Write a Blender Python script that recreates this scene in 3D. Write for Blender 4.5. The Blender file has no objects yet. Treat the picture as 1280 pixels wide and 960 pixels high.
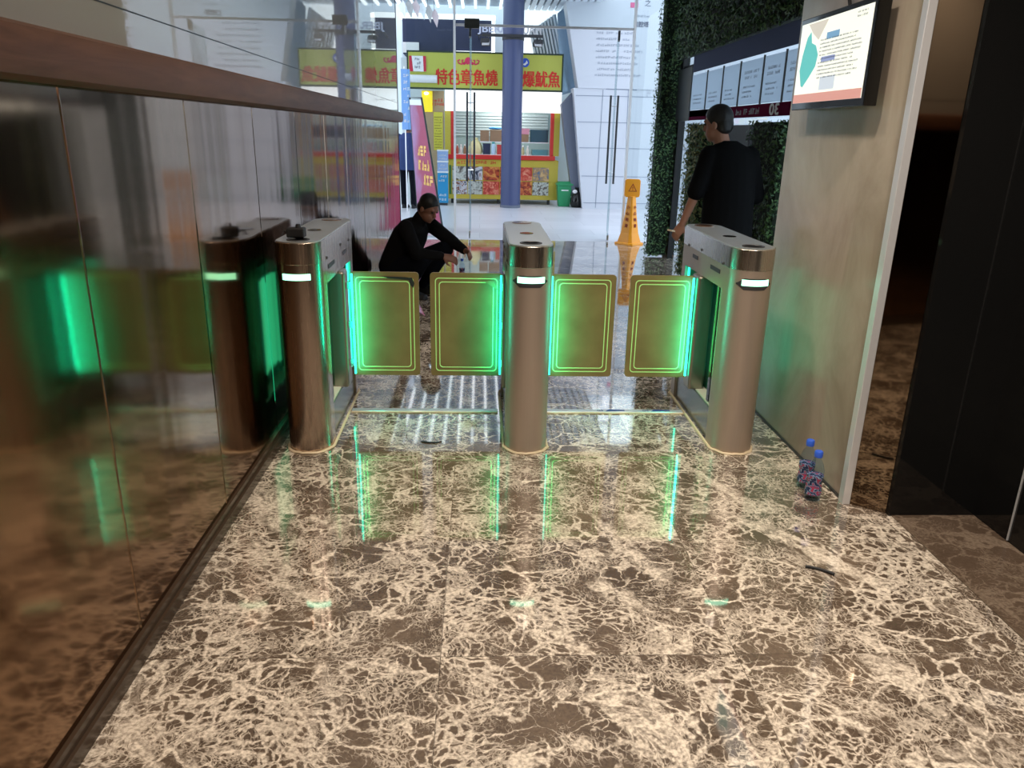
import bpy, bmesh, math, random
from math import pi, sin, cos, radians as R
from mathutils import Vector, Matrix, Euler
S = bpy.context.scene
COL = S.collection
rng = random.Random(7)

# ------------------------------------------------------------------ camera
cam_d = bpy.data.cameras.new('camera')
cam = bpy.data.objects.new('camera', cam_d); COL.objects.link(cam); S.camera = cam
cam_d.sensor_width = 36.0; cam_d.lens = 953.0 / 1280.0 * 36.0
cam_d.clip_start = 0.05; cam_d.clip_end = 200
A = [[0.99902, 0.00674, 0.04372], [-0.03951, -0.31455, 0.94842], [0.02014, -0.94922, -0.31398]]
m = Matrix(((A[0][0], -A[0][1], -A[0][2], 0), (A[1][0], -A[1][1], -A[1][2], 0), (A[2][0], -A[2][1], -A[2][2], 1.5), (0, 0, 0, 1)))
cam.matrix_world = m

# ------------------------------------------------------------------ light and exposure
S.view_settings.view_transform = 'Standard'; S.view_settings.look = 'None'
S.view_settings.gamma = 1.0; S.view_settings.use_curve_mapping = False
S.view_settings.exposure = 0.1
W = bpy.data.worlds.new('sky'); S.world = W; W.use_nodes = True
bg = W.node_tree.nodes['Background']
bg.inputs[0].default_value = (0.74, 0.86, 1.0, 1); bg.inputs[1].default_value = 2.3

def lamp(name, kind, loc, energy, color=(1, 1, 1), size=0.2, target=None, **kw):
    d = bpy.data.lights.new(name, kind); d.energy = energy; d.color = color
    if kind == 'AREA':
        d.size = size
        if 'size_y' in kw: d.shape = 'RECTANGLE'; d.size_y = kw['size_y']
    elif kind == 'SPOT':
        d.shadow_soft_size = size; d.spot_size = kw.get('angle', R(90)); d.spot_blend = kw.get('blend', 0.6)
    else:
        d.shadow_soft_size = size
    o = bpy.data.objects.new(name, d); COL.objects.link(o); o.location = loc
    if target is not None:
        o.rotation_euler = (Vector(target) - Vector(loc)).to_track_quat('-Z', 'Y').to_euler()
    return o
WARM = (1.0, 0.88, 0.75)
CEIL = 3.25
SPOTS = [(1.15, 1.55, 310, 125), (1.35, 0.35, 170, 130), (-0.42, 0.25, 130, 140), (0.4, 2.6, 130, 130), (0.25, 3.7, 120, 105), (0.0, 4.15, 110, 78)]  # last two are added spots that brighten the lanes and hall floor
for i, (x, y, e, a) in enumerate(SPOTS):
    lamp('ceiling_spot', 'SPOT', (x, y, CEIL - 0.03), e, WARM, 0.11, (x + 0.15, y + 0.15, 0) if i < 5 else (-0.2, 7.2, 0), angle=R(a), blend=0.7)

# ------------------------------------------------------------------ materials
MATS = {}
def nodes(name):
    mt = bpy.data.materials.new(name); mt.use_nodes = True
    nt = mt.node_tree; return mt, nt, nt.nodes['Principled BSDF'], nt.nodes, nt.links
def mat(name, col, rough=0.5, metal=0.0, emit=None, es=0.0, spec=0.5, alpha=1.0, trans=0.0, ior=1.45):
    if name in MATS: return MATS[name]
    mt, nt, b, N, L = nodes(name)
    b.inputs['Base Color'].default_value = (*col, 1); b.inputs['Roughness'].default_value = rough
    b.inputs['Metallic'].default_value = metal; b.inputs['Specular IOR Level'].default_value = spec
    b.inputs['IOR'].default_value = ior
    if emit: b.inputs['Emission Color'].default_value = (*emit, 1); b.inputs['Emission Strength'].default_value = es
    if trans: b.inputs['Transmission Weight'].default_value = trans
    MATS[name] = mt; return mt
def n_noise(N, scale, detail=4, rough=0.5, dist=0.0):
    n = N.new('ShaderNodeTexNoise'); n.inputs['Scale'].default_value = scale
    n.inputs['Detail'].default_value = detail; n.inputs['Roughness'].default_value = rough
    n.inputs['Distortion'].default_value = dist; return n
def n_ramp(N, stops, interp='LINEAR'):
    r = N.new('ShaderNodeValToRGB'); r.color_ramp.interpolation = interp
    e = r.color_ramp.elements
    while len(e) < len(stops): e.new(0.5)
    for k, (p, c) in enumerate(stops):
        e[k].position = p; e[k].color = (*c, 1) if len(c) == 3 else c
    return r
def n_math(N, L, op, a, b=None, clamp=False):
    n = N.new('ShaderNodeMath'); n.operation = op; n.use_clamp = clamp
    for k, v in enumerate((a, b)):
        if v is None: continue
        if isinstance(v, (int, float)): n.inputs[k].default_value = v
        else: L.new(v, n.inputs[k])
    return n.outputs[0]
def n_map(N, L, src, scale=(1, 1, 1), rot=(0, 0, 0), loc=(0, 0, 0)):
    n = N.new('ShaderNodeMapping'); L.new(src, n.inputs[0])
    n.inputs['Scale'].default_value = scale; n.inputs['Rotation'].default_value = rot; n.inputs['Location'].default_value = loc
    return n.outputs[0]
def n_mix(N, L, fac, a, b, mode='MIX'):
    n = N.new('ShaderNodeMix'); n.data_type = 'RGBA'; n.blend_type = mode
    if isinstance(fac, (int, float)): n.inputs[0].default_value = fac
    else: L.new(fac, n.inputs[0])
    for k, v in ((6, a), (7, b)):
        if isinstance(v, tuple): n.inputs[k].default_value = (*v, 1)
        else: L.new(v, n.inputs[k])
    return n.outputs[2]

def marble(name, dark, mid, vein, amount=1.0, tile=0.9, rough=0.05, spec=1.0):
    mt, nt, b, N, L = nodes(name)
    geo = N.new('ShaderNodeNewGeometry'); P = geo.outputs['Position']
    # slab grid: every slab has its own piece of stone
    sc = N.new('ShaderNodeVectorMath'); sc.operation = 'MULTIPLY'; L.new(n_map(N, L, P, loc=(0.11, -0.12, 0)), sc.inputs[0])
    sc.inputs[1].default_value = (1 / tile, 1 / tile, 0)
    fl = N.new('ShaderNodeVectorMath'); fl.operation = 'FLOOR'; L.new(sc.outputs[0], fl.inputs[0])
    wn = N.new('ShaderNodeTexWhiteNoise'); L.new(fl.outputs[0], wn.inputs[0])
    off = N.new('ShaderNodeVectorMath'); off.operation = 'MULTIPLY_ADD'
    L.new(wn.outputs['Color'], off.inputs[0]); off.inputs[1].default_value = (23, 23, 23); L.new(P, off.inputs[2])
    Q = off.outputs[0]
    def warp(src, s, amt, d=3):
        n = n_noise(N, s, d); L.new(src, n.inputs['Vector'])
        v = N.new('ShaderNodeVectorMath'); v.operation = 'SUBTRACT'; L.new(n.outputs['Color'], v.inputs[0]); v.inputs[1].default_value = (0.5, 0.5, 0.5)
        w = N.new('ShaderNodeVectorMath'); w.operation = 'MULTIPLY_ADD'; L.new(v.outputs[0], w.inputs[0]); w.inputs[1].default_value = (amt,) * 3; L.new(src, w.inputs[2])
        return w.outputs[0]
    Q1 = warp(Q, 2.6, 0.16); Q2 = warp(warp(Q1, 9.0, 0.055, 4), 34.0, 0.034, 6)
    QM = n_map(N, L, Q2, scale=(0.85, 1.35, 1), rot=(0, 0, R(24)))
    def patch(s, lo, hi, src=Q1, d=5):
        n = n_noise(N, s, d, 0.6); L.new(src, n.inputs['Vector'])
        r = N.new('ShaderNodeMapRange'); r.inputs[1].default_value = lo; r.inputs[2].default_value = hi; L.new(n.outputs[0], r.inputs[0]); return r.outputs[0]
    def crack(s, w0, w1, ws, soft, src=None):
        """crackle whose line width swells and dies away with a slow noise"""
        v = N.new('ShaderNodeTexVoronoi'); v.feature = 'DISTANCE_TO_EDGE'; v.inputs['Scale'].default_value = s
        L.new(src or QM, v.inputs['Vector'])
        n = n_noise(N, ws, 5, 0.6); L.new(Q1, n.inputs['Vector'])
        r = N.new('ShaderNodeMapRange'); r.clamp = False; r.inputs[1].default_value = 0.36; r.inputs[2].default_value = 0.66
        r.inputs[3].default_value = w0; r.inputs[4].default_value = w1; L.new(n.outputs[0], r.inputs[0])
        return n_math(N, L, 'MULTIPLY', n_math(N, L, 'SUBTRACT', r.outputs[0], v.outputs['Distance']), 1 / soft, True)
    QR = n_map(N, L, Q2, scale=(1.25, 0.9, 1), rot=(0, 0, R(-38)))
    big = crack(6.0, -0.003, 0.075, 3.4, 0.035); mid_ = crack(12.5, -0.04, 0.135, 5.0, 0.06, QR); fine = crack(24, -0.06, 0.19, 4.2, 0.08)
    hair = crack(52, -0.08, 0.25, 6.5, 0.12, QR)
    drift = patch(2.6, 0.575, 0.625, n_map(N, L, n_map(N, L, Q2, rot=(0, 0, R(-27))), scale=(1.9, 0.42, 1)), 10)
    t = n_math(N, L, 'MULTIPLY', big, 0.95)
    t = n_math(N, L, 'MAXIMUM', t, n_math(N, L, 'MULTIPLY', mid_, 0.9))
    t = n_math(N, L, 'MAXIMUM', t, n_math(N, L, 'MULTIPLY', fine, 0.8))
    t = n_math(N, L, 'MAXIMUM', t, n_math(N, L, 'MULTIPLY', hair, 0.6))
    t = n_math(N, L, 'MAXIMUM', t, n_math(N, L, 'MULTIPLY', n_math(N, L, 'MULTIPLY', drift, patch(26, 0.36, 0.52, Q2, 6)), 0.92))
    grain = patch(90, 0.38, 0.60, Q, 5)
    t = n_math(N, L, 'MULTIPLY', t, n_math(N, L, 'ADD', n_math(N, L, 'MULTIPLY', grain, 0.62), 0.46), True)
    t = n_math(N, L, 'MULTIPLY', t, amount)
    base = n_mix(N, L, n_math(N, L, 'ADD', n_math(N, L, 'MULTIPLY', patch(3.2, 0.35, 0.65), .65), n_math(N, L, 'MULTIPLY', grain, .35)), dark, mid)
    col = n_mix(N, L, t, base, vein)
    # joints
    fr = N.new('ShaderNodeVectorMath'); fr.operation = 'FRACTION'; L.new(sc.outputs[0], fr.inputs[0])
    sp = N.new('ShaderNodeSeparateXYZ'); L.new(fr.outputs[0], sp.inputs[0])
    jx = n_math(N, L, 'LESS_THAN', sp.outputs[0], 0.0035); jy = n_math(N, L, 'LESS_THAN', sp.outputs[1], 0.0035)
    col = n_mix(N, L, n_math(N, L, 'MULTIPLY', n_math(N, L, 'MAXIMUM', jx, jy), 0.6), col, (0.05, 0.035, 0.025))
    L.new(col, b.inputs['Base Color']); b.inputs['Roughness'].default_value = rough; b.inputs['Specular IOR Level'].default_value = spec; b.inputs['IOR'].default_value = 1.5
    if spec > .9: b.inputs['Coat Weight'].default_value = 0.7; b.inputs['Coat Roughness'].default_value = 0.03; b.inputs['Coat IOR'].default_value = 1.6
    MATS[name] = mt; return mt
M_floor = marble('brown marble', (0.060, 0.042, 0.030), (0.145, 0.105, 0.075), (0.76, 0.655, 0.535))
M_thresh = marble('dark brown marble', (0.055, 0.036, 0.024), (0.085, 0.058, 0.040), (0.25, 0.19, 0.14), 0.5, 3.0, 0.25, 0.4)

def paving():
    mt, nt, b, N, L = nodes('pale paving')
    geo = N.new('ShaderNodeNewGeometry')
    br = N.new('ShaderNodeTexBrick'); L.new(geo.outputs['Position'], br.inputs['Vector'])
    br.inputs['Scale'].default_value = 1.0; br.inputs['Brick Width'].default_value = 1.2; br.inputs['Row Height'].default_value = 0.6
    br.inputs['Mortar Size'].default_value = 0.006
    br.inputs['Color1'].default_value = (0.60, 0.60, 0.64, 1); br.inputs['Color2'].default_value = (0.68, 0.68, 0.72, 1); br.inputs['Mortar'].default_value = (0.50, 0.50, 0.53, 1)
    n = n_noise(N, 1.3, 6); L.new(n_map(N, L, geo.outputs['Position'], scale=(0.5, 2.5, 1)), n.inputs['Vector'])
    c = n_mix(N, L, n_math(N, L, 'MULTIPLY', n.outputs[0], 0.35), br.outputs['Color'], (0.50, 0.50, 0.56))
    L.new(c, b.inputs['Base Color']); b.inputs['Roughness'].default_value = 0.35
    return mt
M_paving = paving()

def wallstone():
    mt, nt, b, N, L = nodes('beige stone panel')
    geo = N.new('ShaderNodeNewGeometry'); P = geo.outputs['Position']
    n = n_noise(N, 2.2, 7, 0.62, 0.6); L.new(n_map(N, L, P, scale=(1, 1.3, 0.8)), n.inputs['Vector'])
    n2 = n_noise(N, 30, 3, 0.6); L.new(n_map(N, L, P, scale=(1, 1.4, 0.5)), n2.inputs['Vector'])
    r = n_ramp(N, [(0.28, (0.27, 0.215, 0.16)), (0.5, (0.36, 0.30, 0.235)), (0.75, (0.44, 0.375, 0.30))]); L.new(n.outputs[0], r.inputs[0])
    c = n_mix(N, L, n_math(N, L, 'MULTIPLY', n2.outputs[0], 0.22), r.outputs[0], (0.25, 0.21, 0.17))
    L.new(c, b.inputs['Base Color']); b.inputs['Roughness'].default_value = 0.2; b.inputs['Specular IOR Level'].default_value = 0.3
    return mt
M_wallstone = wallstone()

def mirror_panel(name, col, rough, wave, pitch, ior, metal=0.0):
    mt, nt, b, N, L = nodes(name)
    geo = N.new('ShaderNodeNewGeometry'); P = geo.outputs['Position']
    n = n_noise(N, 1.0, 2, 0.4); L.new(n_map(N, L, P, scale=(1, 1 / pitch, 0.12)), n.inputs['Vector'])
    n2 = n_noise(N, 2.2, 5, 0.6); L.new(n_map(N, L, P, scale=(1, 0.6, 1.6)), n2.inputs['Vector'])
    bp = N.new('ShaderNodeBump'); bp.inputs['Strength'].default_value = 1.0; bp.inputs['Distance'].default_value = wave
    L.new(n.outputs[0], bp.inputs['Height']); L.new(bp.outputs[0], b.inputs['Normal'])
    c = n_mix(N, L, n_math(N, L, 'MULTIPLY', n2.outputs[0], 0.5), col, tuple(v * 0.7 for v in col))
    L.new(c, b.inputs['Base Color']); b.inputs['Metallic'].default_value = metal; b.inputs['IOR'].default_value = ior; b.inputs['Roughness'].default_value = rough
    return mt
M_mirlow = mirror_panel('dark copper gloss panel', (0.27, 0.165, 0.095), 0.10, 0.0042, 0.26, 1.5, 1.0)
M_mirup = mirror_panel('pale back painted glass', (0.42, 0.40, 0.375), 0.02, 0.0005, 0.9, 1.9)

def wood(name, c1, c2, axis_scale=(8, 0.7, 8)):
    mt, nt, b, N, L = nodes(name)
    geo = N.new('ShaderNodeNewGeometry')
    n = n_noise(N, 2.5, 6, 0.6, 1.2); L.new(n_map(N, L, geo.outputs['Position'], scale=axis_scale), n.inputs['Vector'])
    r = n_ramp(N, [(0.3, c1), (0.7, c2)]); L.new(n.outputs[0], r.inputs[0]); L.new(r.outputs[0], b.inputs['Base Color'])
    b.inputs['Roughness'].default_value = 0.5; b.inputs['Specular IOR Level'].default_value = 0.25; return mt
M_rail = wood('red brown wood', (0.085, 0.038, 0.022), (0.15, 0.070, 0.042))

def brushed(name, col, rough, metal=1.0, streak=0.25, axis=(60, 60, 0.6)):
    mt, nt, b, N, L = nodes(name)
    tc = N.new('ShaderNodeTexCoord')
    n = n_noise(N, 3, 3, 0.6); L.new(n_map(N, L, tc.outputs['Object'], scale=axis), n.inputs['Vector'])
    c = n_mix(N, L, n_math(N, L, 'MULTIPLY', n.outputs[0], streak), col, tuple(v * 0.5 for v in col))
    L.new(c, b.inputs['Base Color']); b.inputs['Metallic'].default_value = metal
    L.new(n_math(N, L, 'ADD', n_math(N, L, 'MULTIPLY', n.outputs[0], 0.15), rough - 0.07), b.inputs['Roughness'])
    return mt
M_steel = brushed('brushed steel', (0.60, 0.55, 0.50), 0.25, 1.0, 0.08)
M_copper = brushed('warm brushed steel', (0.56, 0.44, 0.36), 0.25)
M_film = brushed('filmed steel', (0.50, 0.41, 0.34), 0.42, 0.75, 0.12)
M_lid = brushed('lid steel', (0.72, 0.74, 0.73), 0.34, 0.9, 0.12)
M_chrome = mat('polished chrome', (0.82, 0.84, 0.87), 0.12, 1.0)
M_alu = mat('satin aluminium trim', (0.78, 0.78, 0.80), 0.35, 0.6)
M_black = mat('black gloss', (0.006, 0.006, 0.006), 0.06)
M_blackmat = mat('black matte', (0.010, 0.010, 0.011), 0.6)
M_darkglass = mat('dark tinted mirror', (0.22, 0.165, 0.115), 0.04, 1.0)
M_rubber = mat('dark grey plastic', (0.03, 0.03, 0.033), 0.45)
M_bead = mat('cream sealant', (0.62, 0.50, 0.33), 0.55)
M_plinth = mat('grey plinth steel', (0.24, 0.25, 0.24), 0.24, 0.8)
M_plinthtop = mat('cream plinth top', (0.60, 0.57, 0.47), 0.4)
M_led = mat('green led', (0.1, 0.6, 0.4), 0.5, emit=(0.02, 1.0, 0.62), es=3)
M_ind = mat('white green indicator', (0.6, 1, 0.9), 0.4, emit=(0.28, 1.0, 0.62), es=2.4)
M_groove = mat('edge lit groove', (0.4, 0.6, 0.2), 0.5, emit=(0.34, 0.55, 0.16), es=0.22)
def filmpanel():
    mt, nt, b, N, L = nodes('olive protective film')
    geo = N.new('ShaderNodeNewGeometry')
    n = n_noise(N, 7, 5); L.new(geo.outputs['Position'], n.inputs['Vector'])
    r = n_ramp(N, [(0.3, (0.165, 0.098, 0.034)), (0.7, (0.22, 0.135, 0.05))]); L.new(n.outputs[0], r.inputs[0]); L.new(r.outputs[0], b.inputs['Base Color'])
    b.inputs['Roughness'].default_value = 0.4
    return mt
M_panel = filmpanel()
M_greenacr = mat('dark green acrylic', (0.02, 0.11, 0.06), 0.12)
M_post = mat('dark satin steel', (0.34, 0.31, 0.26), 0.28, 0.9)
M_white = mat('white paint', (0.80, 0.80, 0.80), 0.5)
M_ceil = mat('ceiling paint', (0.55, 0.53, 0.50), 0.7)
M_darkpaint = mat('dark brown wall paint', (0.05, 0.04, 0.033), 0.6)
M_facade = mat('white facade cladding', (0.56, 0.58, 0.63), 0.4)
M_joint = mat('grey joint', (0.28, 0.31, 0.38), 0.6)
M_greyclad = mat('slate grey cladding', (0.13, 0.15, 0.20), 0.5)
M_blueglass = mat('blue grey glazing', (0.26, 0.38, 0.50), 0.12, 0.4)
M_colblue = mat('blue grey column paint', (0.055, 0.072, 0.165), 0.38)
M_navy = mat('navy storefront', (0.025, 0.035, 0.085), 0.5)
M_yel = mat('yellow paint', (0.56, 0.44, 0.05), 0.45)
M_signyel = mat('sign yellow green', (0.42, 0.44, 0.07), 0.4, emit=(0.42, 0.44, 0.07), es=0.10)
M_red = mat('red paint', (0.62, 0.03, 0.02), 0.45)
M_orange = mat('orange plastic', (0.85, 0.33, 0.01), 0.4)
M_green = mat('green plastic', (0.02, 0.26, 0.10), 0.4)
M_lightbox = mat('lit white lightbox', (0.9, 0.9, 0.9), 0.5, emit=(1.0, 1.0, 0.98), es=1.0)
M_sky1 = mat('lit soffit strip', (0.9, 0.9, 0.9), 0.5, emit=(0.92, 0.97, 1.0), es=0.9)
M_slat = mat('white metal slats', (0.82, 0.86, 0.90), 0.4)
M_soffit = mat('blue grey soffit', (0.30, 0.37, 0.45), 0.6)
M_card = mat('brown cardboard', (0.30, 0.19, 0.11), 0.7)
M_skin = mat('skin', (0.25, 0.115, 0.075), 0.5)
M_skin2 = mat('tanned skin', (0.36, 0.17, 0.11), 0.5)
M_cloth = mat('black cotton', (0.004, 0.004, 0.0045), 0.9, spec=0.1)
M_cloth2 = mat('near black jacket', (0.006, 0.0055, 0.006), 0.9, spec=0.15)
M_navycloth = mat('dark navy trousers', (0.005, 0.006, 0.010), 0.9, spec=0.1)
M_hair = mat('black hair', (0.008, 0.007, 0.007), 0.5)
M_grout = mat('ink grey', (0.12, 0.13, 0.17), 0.6)
M_ink = mat('pale ink', (0.36, 0.39, 0.46), 0.6)
def glassmat(name, tint, mixf=0.10, rough=0.0):
    mt = bpy.data.materials.new(name); mt.use_nodes = True; nt = mt.node_tree; N = nt.nodes; L = nt.links; N.clear()
    o = N.new('ShaderNodeOutputMaterial'); t = N.new('ShaderNodeBsdfTransparent'); g = N.new('ShaderNodeBsdfGlossy'); mx = N.new('ShaderNodeMixShader')
    lw = N.new('ShaderNodeLayerWeight'); lw.inputs[0].default_value = 0.5
    f = n_math(N, L, 'ADD', n_math(N, L, 'MULTIPLY', n_math(N, L, 'POWER', lw.outputs['Facing'], 4.0), 0.5), 0.03)
    t.inputs[0].default_value = (*tint, 1); g.inputs['Roughness'].default_value = rough
    L.new(f, mx.inputs[0]); L.new(t.outputs[0], mx.inputs[1]); L.new(g.outputs[0], mx.inputs[2]); L.new(mx.outputs[0], o.inputs[0])
    return mt
M_glass = glassmat('clear glass', (0.93, 0.97, 0.97))
M_glassedge = mat('glass edge', (0.35, 0.50, 0.58), 0.15)
M_bottle = glassmat('clear blue bottle plastic', (0.80, 0.88, 0.95))

# ------------------------------------------------------------------ mesh helpers
class MB:
    def __init__(s): s.bm = bmesh.new()
    def box(s, x0, x1, y0, y1, z0, z1):
        v = [s.bm.verts.new(p) for p in ((x0, y0, z0), (x1, y0, z0), (x1, y1, z0), (x0, y1, z0), (x0, y0, z1), (x1, y0, z1), (x1, y1, z1), (x0, y1, z1))]
        for f in ((3, 2, 1, 0), (4, 5, 6, 7), (0, 1, 5, 4), (1, 2, 6, 5), (2, 3, 7, 6), (3, 0, 4, 7)): s.bm.faces.new([v[i] for i in f])
        return s
    def obox(s, c, size, rot=None):
        rot = rot or Matrix.Identity(3); c = Vector(c); v = []
        for dz in (-.5, .5):
            for dx, dy in ((-.5, -.5), (.5, -.5), (.5, .5), (-.5, .5)):
                v.append(s.bm.verts.new(c + rot @ Vector((dx * size[0], dy * size[1], dz * size[2]))))
        for f in ((3, 2, 1, 0), (4, 5, 6, 7), (0, 1, 5, 4), (1, 2, 6, 5), (2, 3, 7, 6), (3, 0, 4, 7)): s.bm.faces.new([v[i] for i in f])
        return s
    def loft(s, rings, cap=True):
        vs = [[s.bm.verts.new(p) for p in r] for r in rings]; n = len(vs[0])
        for a, b in zip(vs, vs[1:]):
            for i in range(n): s.bm.faces.new((a[i], a[(i + 1) % n], b[(i + 1) % n], b[i]))
        if cap:
            s.bm.faces.new(list(reversed(vs[0]))); s.bm.faces.new(vs[-1])
        return s
    def prism(s, pts, vec):
        pts = [Vector(p) for p in pts]; vec = Vector(vec)
        return s.loft([pts, [p + vec for p in pts]])
    def ring(s, c, ax, ay, rx, ry=None, n=16):
        ry = rx if ry is None else ry
        return [Vector(c) + Vector(ax) * (rx * cos(2 * pi * i / n)) + Vector(ay) * (ry * sin(2 * pi * i / n)) for i in range(n)]
    def cyl(s, p0, p1, r0, r1=None, n=20):
        p0, p1 = Vector(p0), Vector(p1); r1 = r0 if r1 is None else r1
        d = (p1 - p0).normalized(); ax = d.orthogonal().normalized(); ay = d.cross(ax)
        return s.loft([s.ring(p0, ax, ay, r0, None, n), s.ring(p1, ax, ay, r1, None, n)])
    def tube(s, pts, r, n=8, closed=False):
        pts = [Vector(p) for p in pts]; rings = []; prev = None
        for i, p in enumerate(pts):
            a = pts[max(0, i - 1)]; b = pts[min(len(pts) - 1, i + 1)]
            d = (b - a).normalized()
            ax = d.orthogonal().normalized() if prev is None else (prev - d * prev.dot(d)).normalized()
            prev = ax; rr = r[i] if isinstance(r, (list, tuple)) else r
            rings.append(s.ring(p, ax, d.cross(ax), rr, None, n))
        return s.loft(rings)
    def lathe(s, c, prof, n=24):
        c = Vector(c)
        return s.loft([s.ring(c + Vector((0, 0, z)), (1, 0, 0), (0, 1, 0), max(r, 1e-4), None, n) for r, z in prof])
    def ell(s, c, rad, rot=None, n=16):
        rot = rot or Matrix.Identity(3); c = Vector(c); rings = []
        for k in range(n + 1):
            a = -pi / 2 + pi * k / n; rr = max(cos(a), 0.01)
            rings.append([c + rot @ Vector((rad[0] * rr * cos(2 * pi * i / n), rad[1] * rr * sin(2 * pi * i / n), rad[2] * sin(a))) for i in range(n)])
        return s.loft(rings)
    def cap(s, p0, p1, r0, r1, n=14):
        """tapered limb piece with round ends"""
        p0, p1 = Vector(p0), Vector(p1); d = (p1 - p0).normalized(); ax = d.orthogonal().normalized(); ay = d.cross(ax); rings = []
        for k in range(5):
            a = -pi / 2 + pi / 2 * k / 4.5; rings.append(s.ring(p0 + d * (r0 * sin(a)), ax, ay, max(r0 * cos(a), r0 * .02), None, n))
        for k in range(5):
            a = pi / 2 * (k + .5) / 4.5; rings.append(s.ring(p1 + d * (r1 * sin(a)), ax, ay, max(r1 * cos(a), r1 * .02), None, n))
        return s.loft(rings)
    def quad(s, *p):
        s.bm.faces.new([s.bm.verts.new(q) for q in p]); return s
    def build(s, name, material, parent=None, smooth=False, bevel=0.0, solid=0.0):
        me = bpy.data.meshes.new(name)
        off = Vector((0, 0, 0)); top = parent
        while top is not None and top.parent is not None: top = top.parent
        if top is not None: off = top.location.copy()
        if parent is not None and off.length: bmesh.ops.translate(s.bm, verts=s.bm.verts, vec=-off)
        bmesh.ops.recalc_face_normals(s.bm, faces=s.bm.faces)
        s.bm.to_mesh(me); s.bm.free(); me.materials.append(material)
        o = bpy.data.objects.new(name, me); COL.objects.link(o)
        if parent is not None: o.parent = parent
        if smooth:
            for p in me.polygons: p.use_smooth = True
            me.set_sharp_from_angle(angle=R(40))
        if bevel:
            b = o.modifiers.new('bevel', 'BEVEL'); b.width = bevel; b.segments = 2; b.limit_method = 'ANGLE'; b.angle_limit = R(40)
        return o

def tag(o, label=None, cat=None, group=None, kind=None):
    if label: o['label'] = label
    if cat: o['category'] = cat
    if group: o['group'] = group
    if kind: o['kind'] = kind
    return o
def thing(name, label, cat, loc=(0, 0, 0), group=None):
    o = bpy.data.objects.new(name, None); COL.objects.link(o); o.location = loc; o.empty_display_size = 0.1
    return tag(o, label, cat, group)
def struct(name, mb, material, **k):
    return tag(mb.build(name, material, **k), kind='structure')
def copy_tree(o, parent=None):
    c = o.copy(); COL.objects.link(c)
    if parent is not None: c.parent = parent
    for ch in list(o.children): copy_tree(ch, c)
    return c
def stadium(xc, y0, y1, r, z, n=20):
    p = []
    for i in range(n + 1):
        a = pi + pi * i / n; p.append(Vector((xc + r * cos(a), y0 + r + r * sin(a), z)))
    for i in range(n + 1):
        a = pi * i / n; p.append(Vector((xc + r * cos(a), y1 - r + r * sin(a), z)))
    return p
FR = {'-Y': ((1, 0, 0), (0, 0, 1)), '-X': ((0, -1, 0), (0, 0, 1)), '+X': ((0, 1, 0), (0, 0, 1))}
def text(name, body, material, parent, c, width, height=None, face='-Y', mirror=False, bold=0.0, depth=0.006, axes=None):
    cu = bpy.data.curves.new(name, 'FONT'); cu.body = body; cu.extrude = 0.0; cu.align_x = 'CENTER'; cu.align_y = 'CENTER'; cu.resolution_u = 3
    t = bpy.data.objects.new('tmp', cu); COL.objects.link(t)
    dg = bpy.context.evaluated_depsgraph_get(); me = bpy.data.meshes.new_from_object(t.evaluated_get(dg))
    COL.objects.unlink(t); bpy.data.objects.remove(t)
    xs = [v.co.x for v in me.vertices]; ys = [v.co.y for v in me.vertices]
    cx, cy = (min(xs) + max(xs)) / 2, (min(ys) + max(ys)) / 2
    sx = width / (max(xs) - min(xs)); sy = sx if height is None else height / (max(ys) - min(ys))
    if mirror: sx = -sx
    r, u = axes or FR[face]; r = Vector(r); u = Vector(u); nrm = r.cross(u)
    top = parent; off = Vector((0, 0, 0))
    while top is not None and top.parent is not None: top = top.parent
    if top is not None: off = top.location.copy()
    c = Vector(c) - off
    bm = bmesh.new()
    bb = bold * max(abs(sx), sy)
    for lay, (ox, oy) in enumerate(((0, 0),) if not bold else ((-bb, -bb * .6), (bb, -bb * .6), (-bb, bb * .6), (bb, bb * .6), (0, 0))):
        n0 = len(bm.verts); bm.from_mesh(me); bm.verts.ensure_lookup_table()
        for v in bm.verts[n0:]: v.co.x += ox / (abs(sx) or 1); v.co.y += oy / sy; v.co.z = lay * .0008
    for v in bm.verts: v.co = c + r * ((v.co.x - cx) * sx) + u * ((v.co.y - cy) * sy) + nrm * v.co.z
    if depth:
        g = bmesh.ops.extrude_face_region(bm, geom=bm.faces[:])
        bmesh.ops.translate(bm, verts=[e for e in g['geom'] if isinstance(e, bmesh.types.BMVert)], vec=nrm * depth)
    bmesh.ops.recalc_face_normals(bm, faces=bm.faces)
    bm.to_mesh(me); bm.free(); me.materials.clear(); me.materials.append(material); me.name = name
    o = bpy.data.objects.new(name, me); COL.objects.link(o)
    if parent is not None: o.parent = parent
    return o
def scribble(name, material, parent, c, w, h, rows, face='-Y', seed=1, ragged=0.4, fill=0.5, axes=None, wt=.16, depth=0.002):
    """lines of illegible small print, as short raised strokes"""
    r, u = axes or FR[face]; r = Vector(r); u = Vector(u); n = r.cross(u); g = random.Random(seed); mb = MB(); c = Vector(c)
    lh = h / rows
    def bar(x0, x1, y0, y1):
        p = [c + r * x + u * y for x, y in ((x0, y0), (x1, y0), (x1, y1), (x0, y1))]
        mb.prism(p, n * depth)
    for k in range(rows):
        yc = h / 2 - (k + .5) * lh; x = -w / 2; end = w / 2 - g.random() * ragged * w; s = lh * fill
        while x < end:
            cw = s * g.uniform(.6, 1.1)
            if g.random() < .9:
                for q in range(3):
                    if g.random() < .5: bar(x + .05 * cw, x + cw * .85, yc + s * (q / 3 - .5), yc + s * (q / 3 - .5) + s * wt)
                    else: bar(x + cw * q / 3, x + cw * q / 3 + cw * wt, yc - s / 2, yc + s * g.uniform(0, .5))
            x += cw * 1.15
    return mb.build(name, material, parent)

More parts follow.
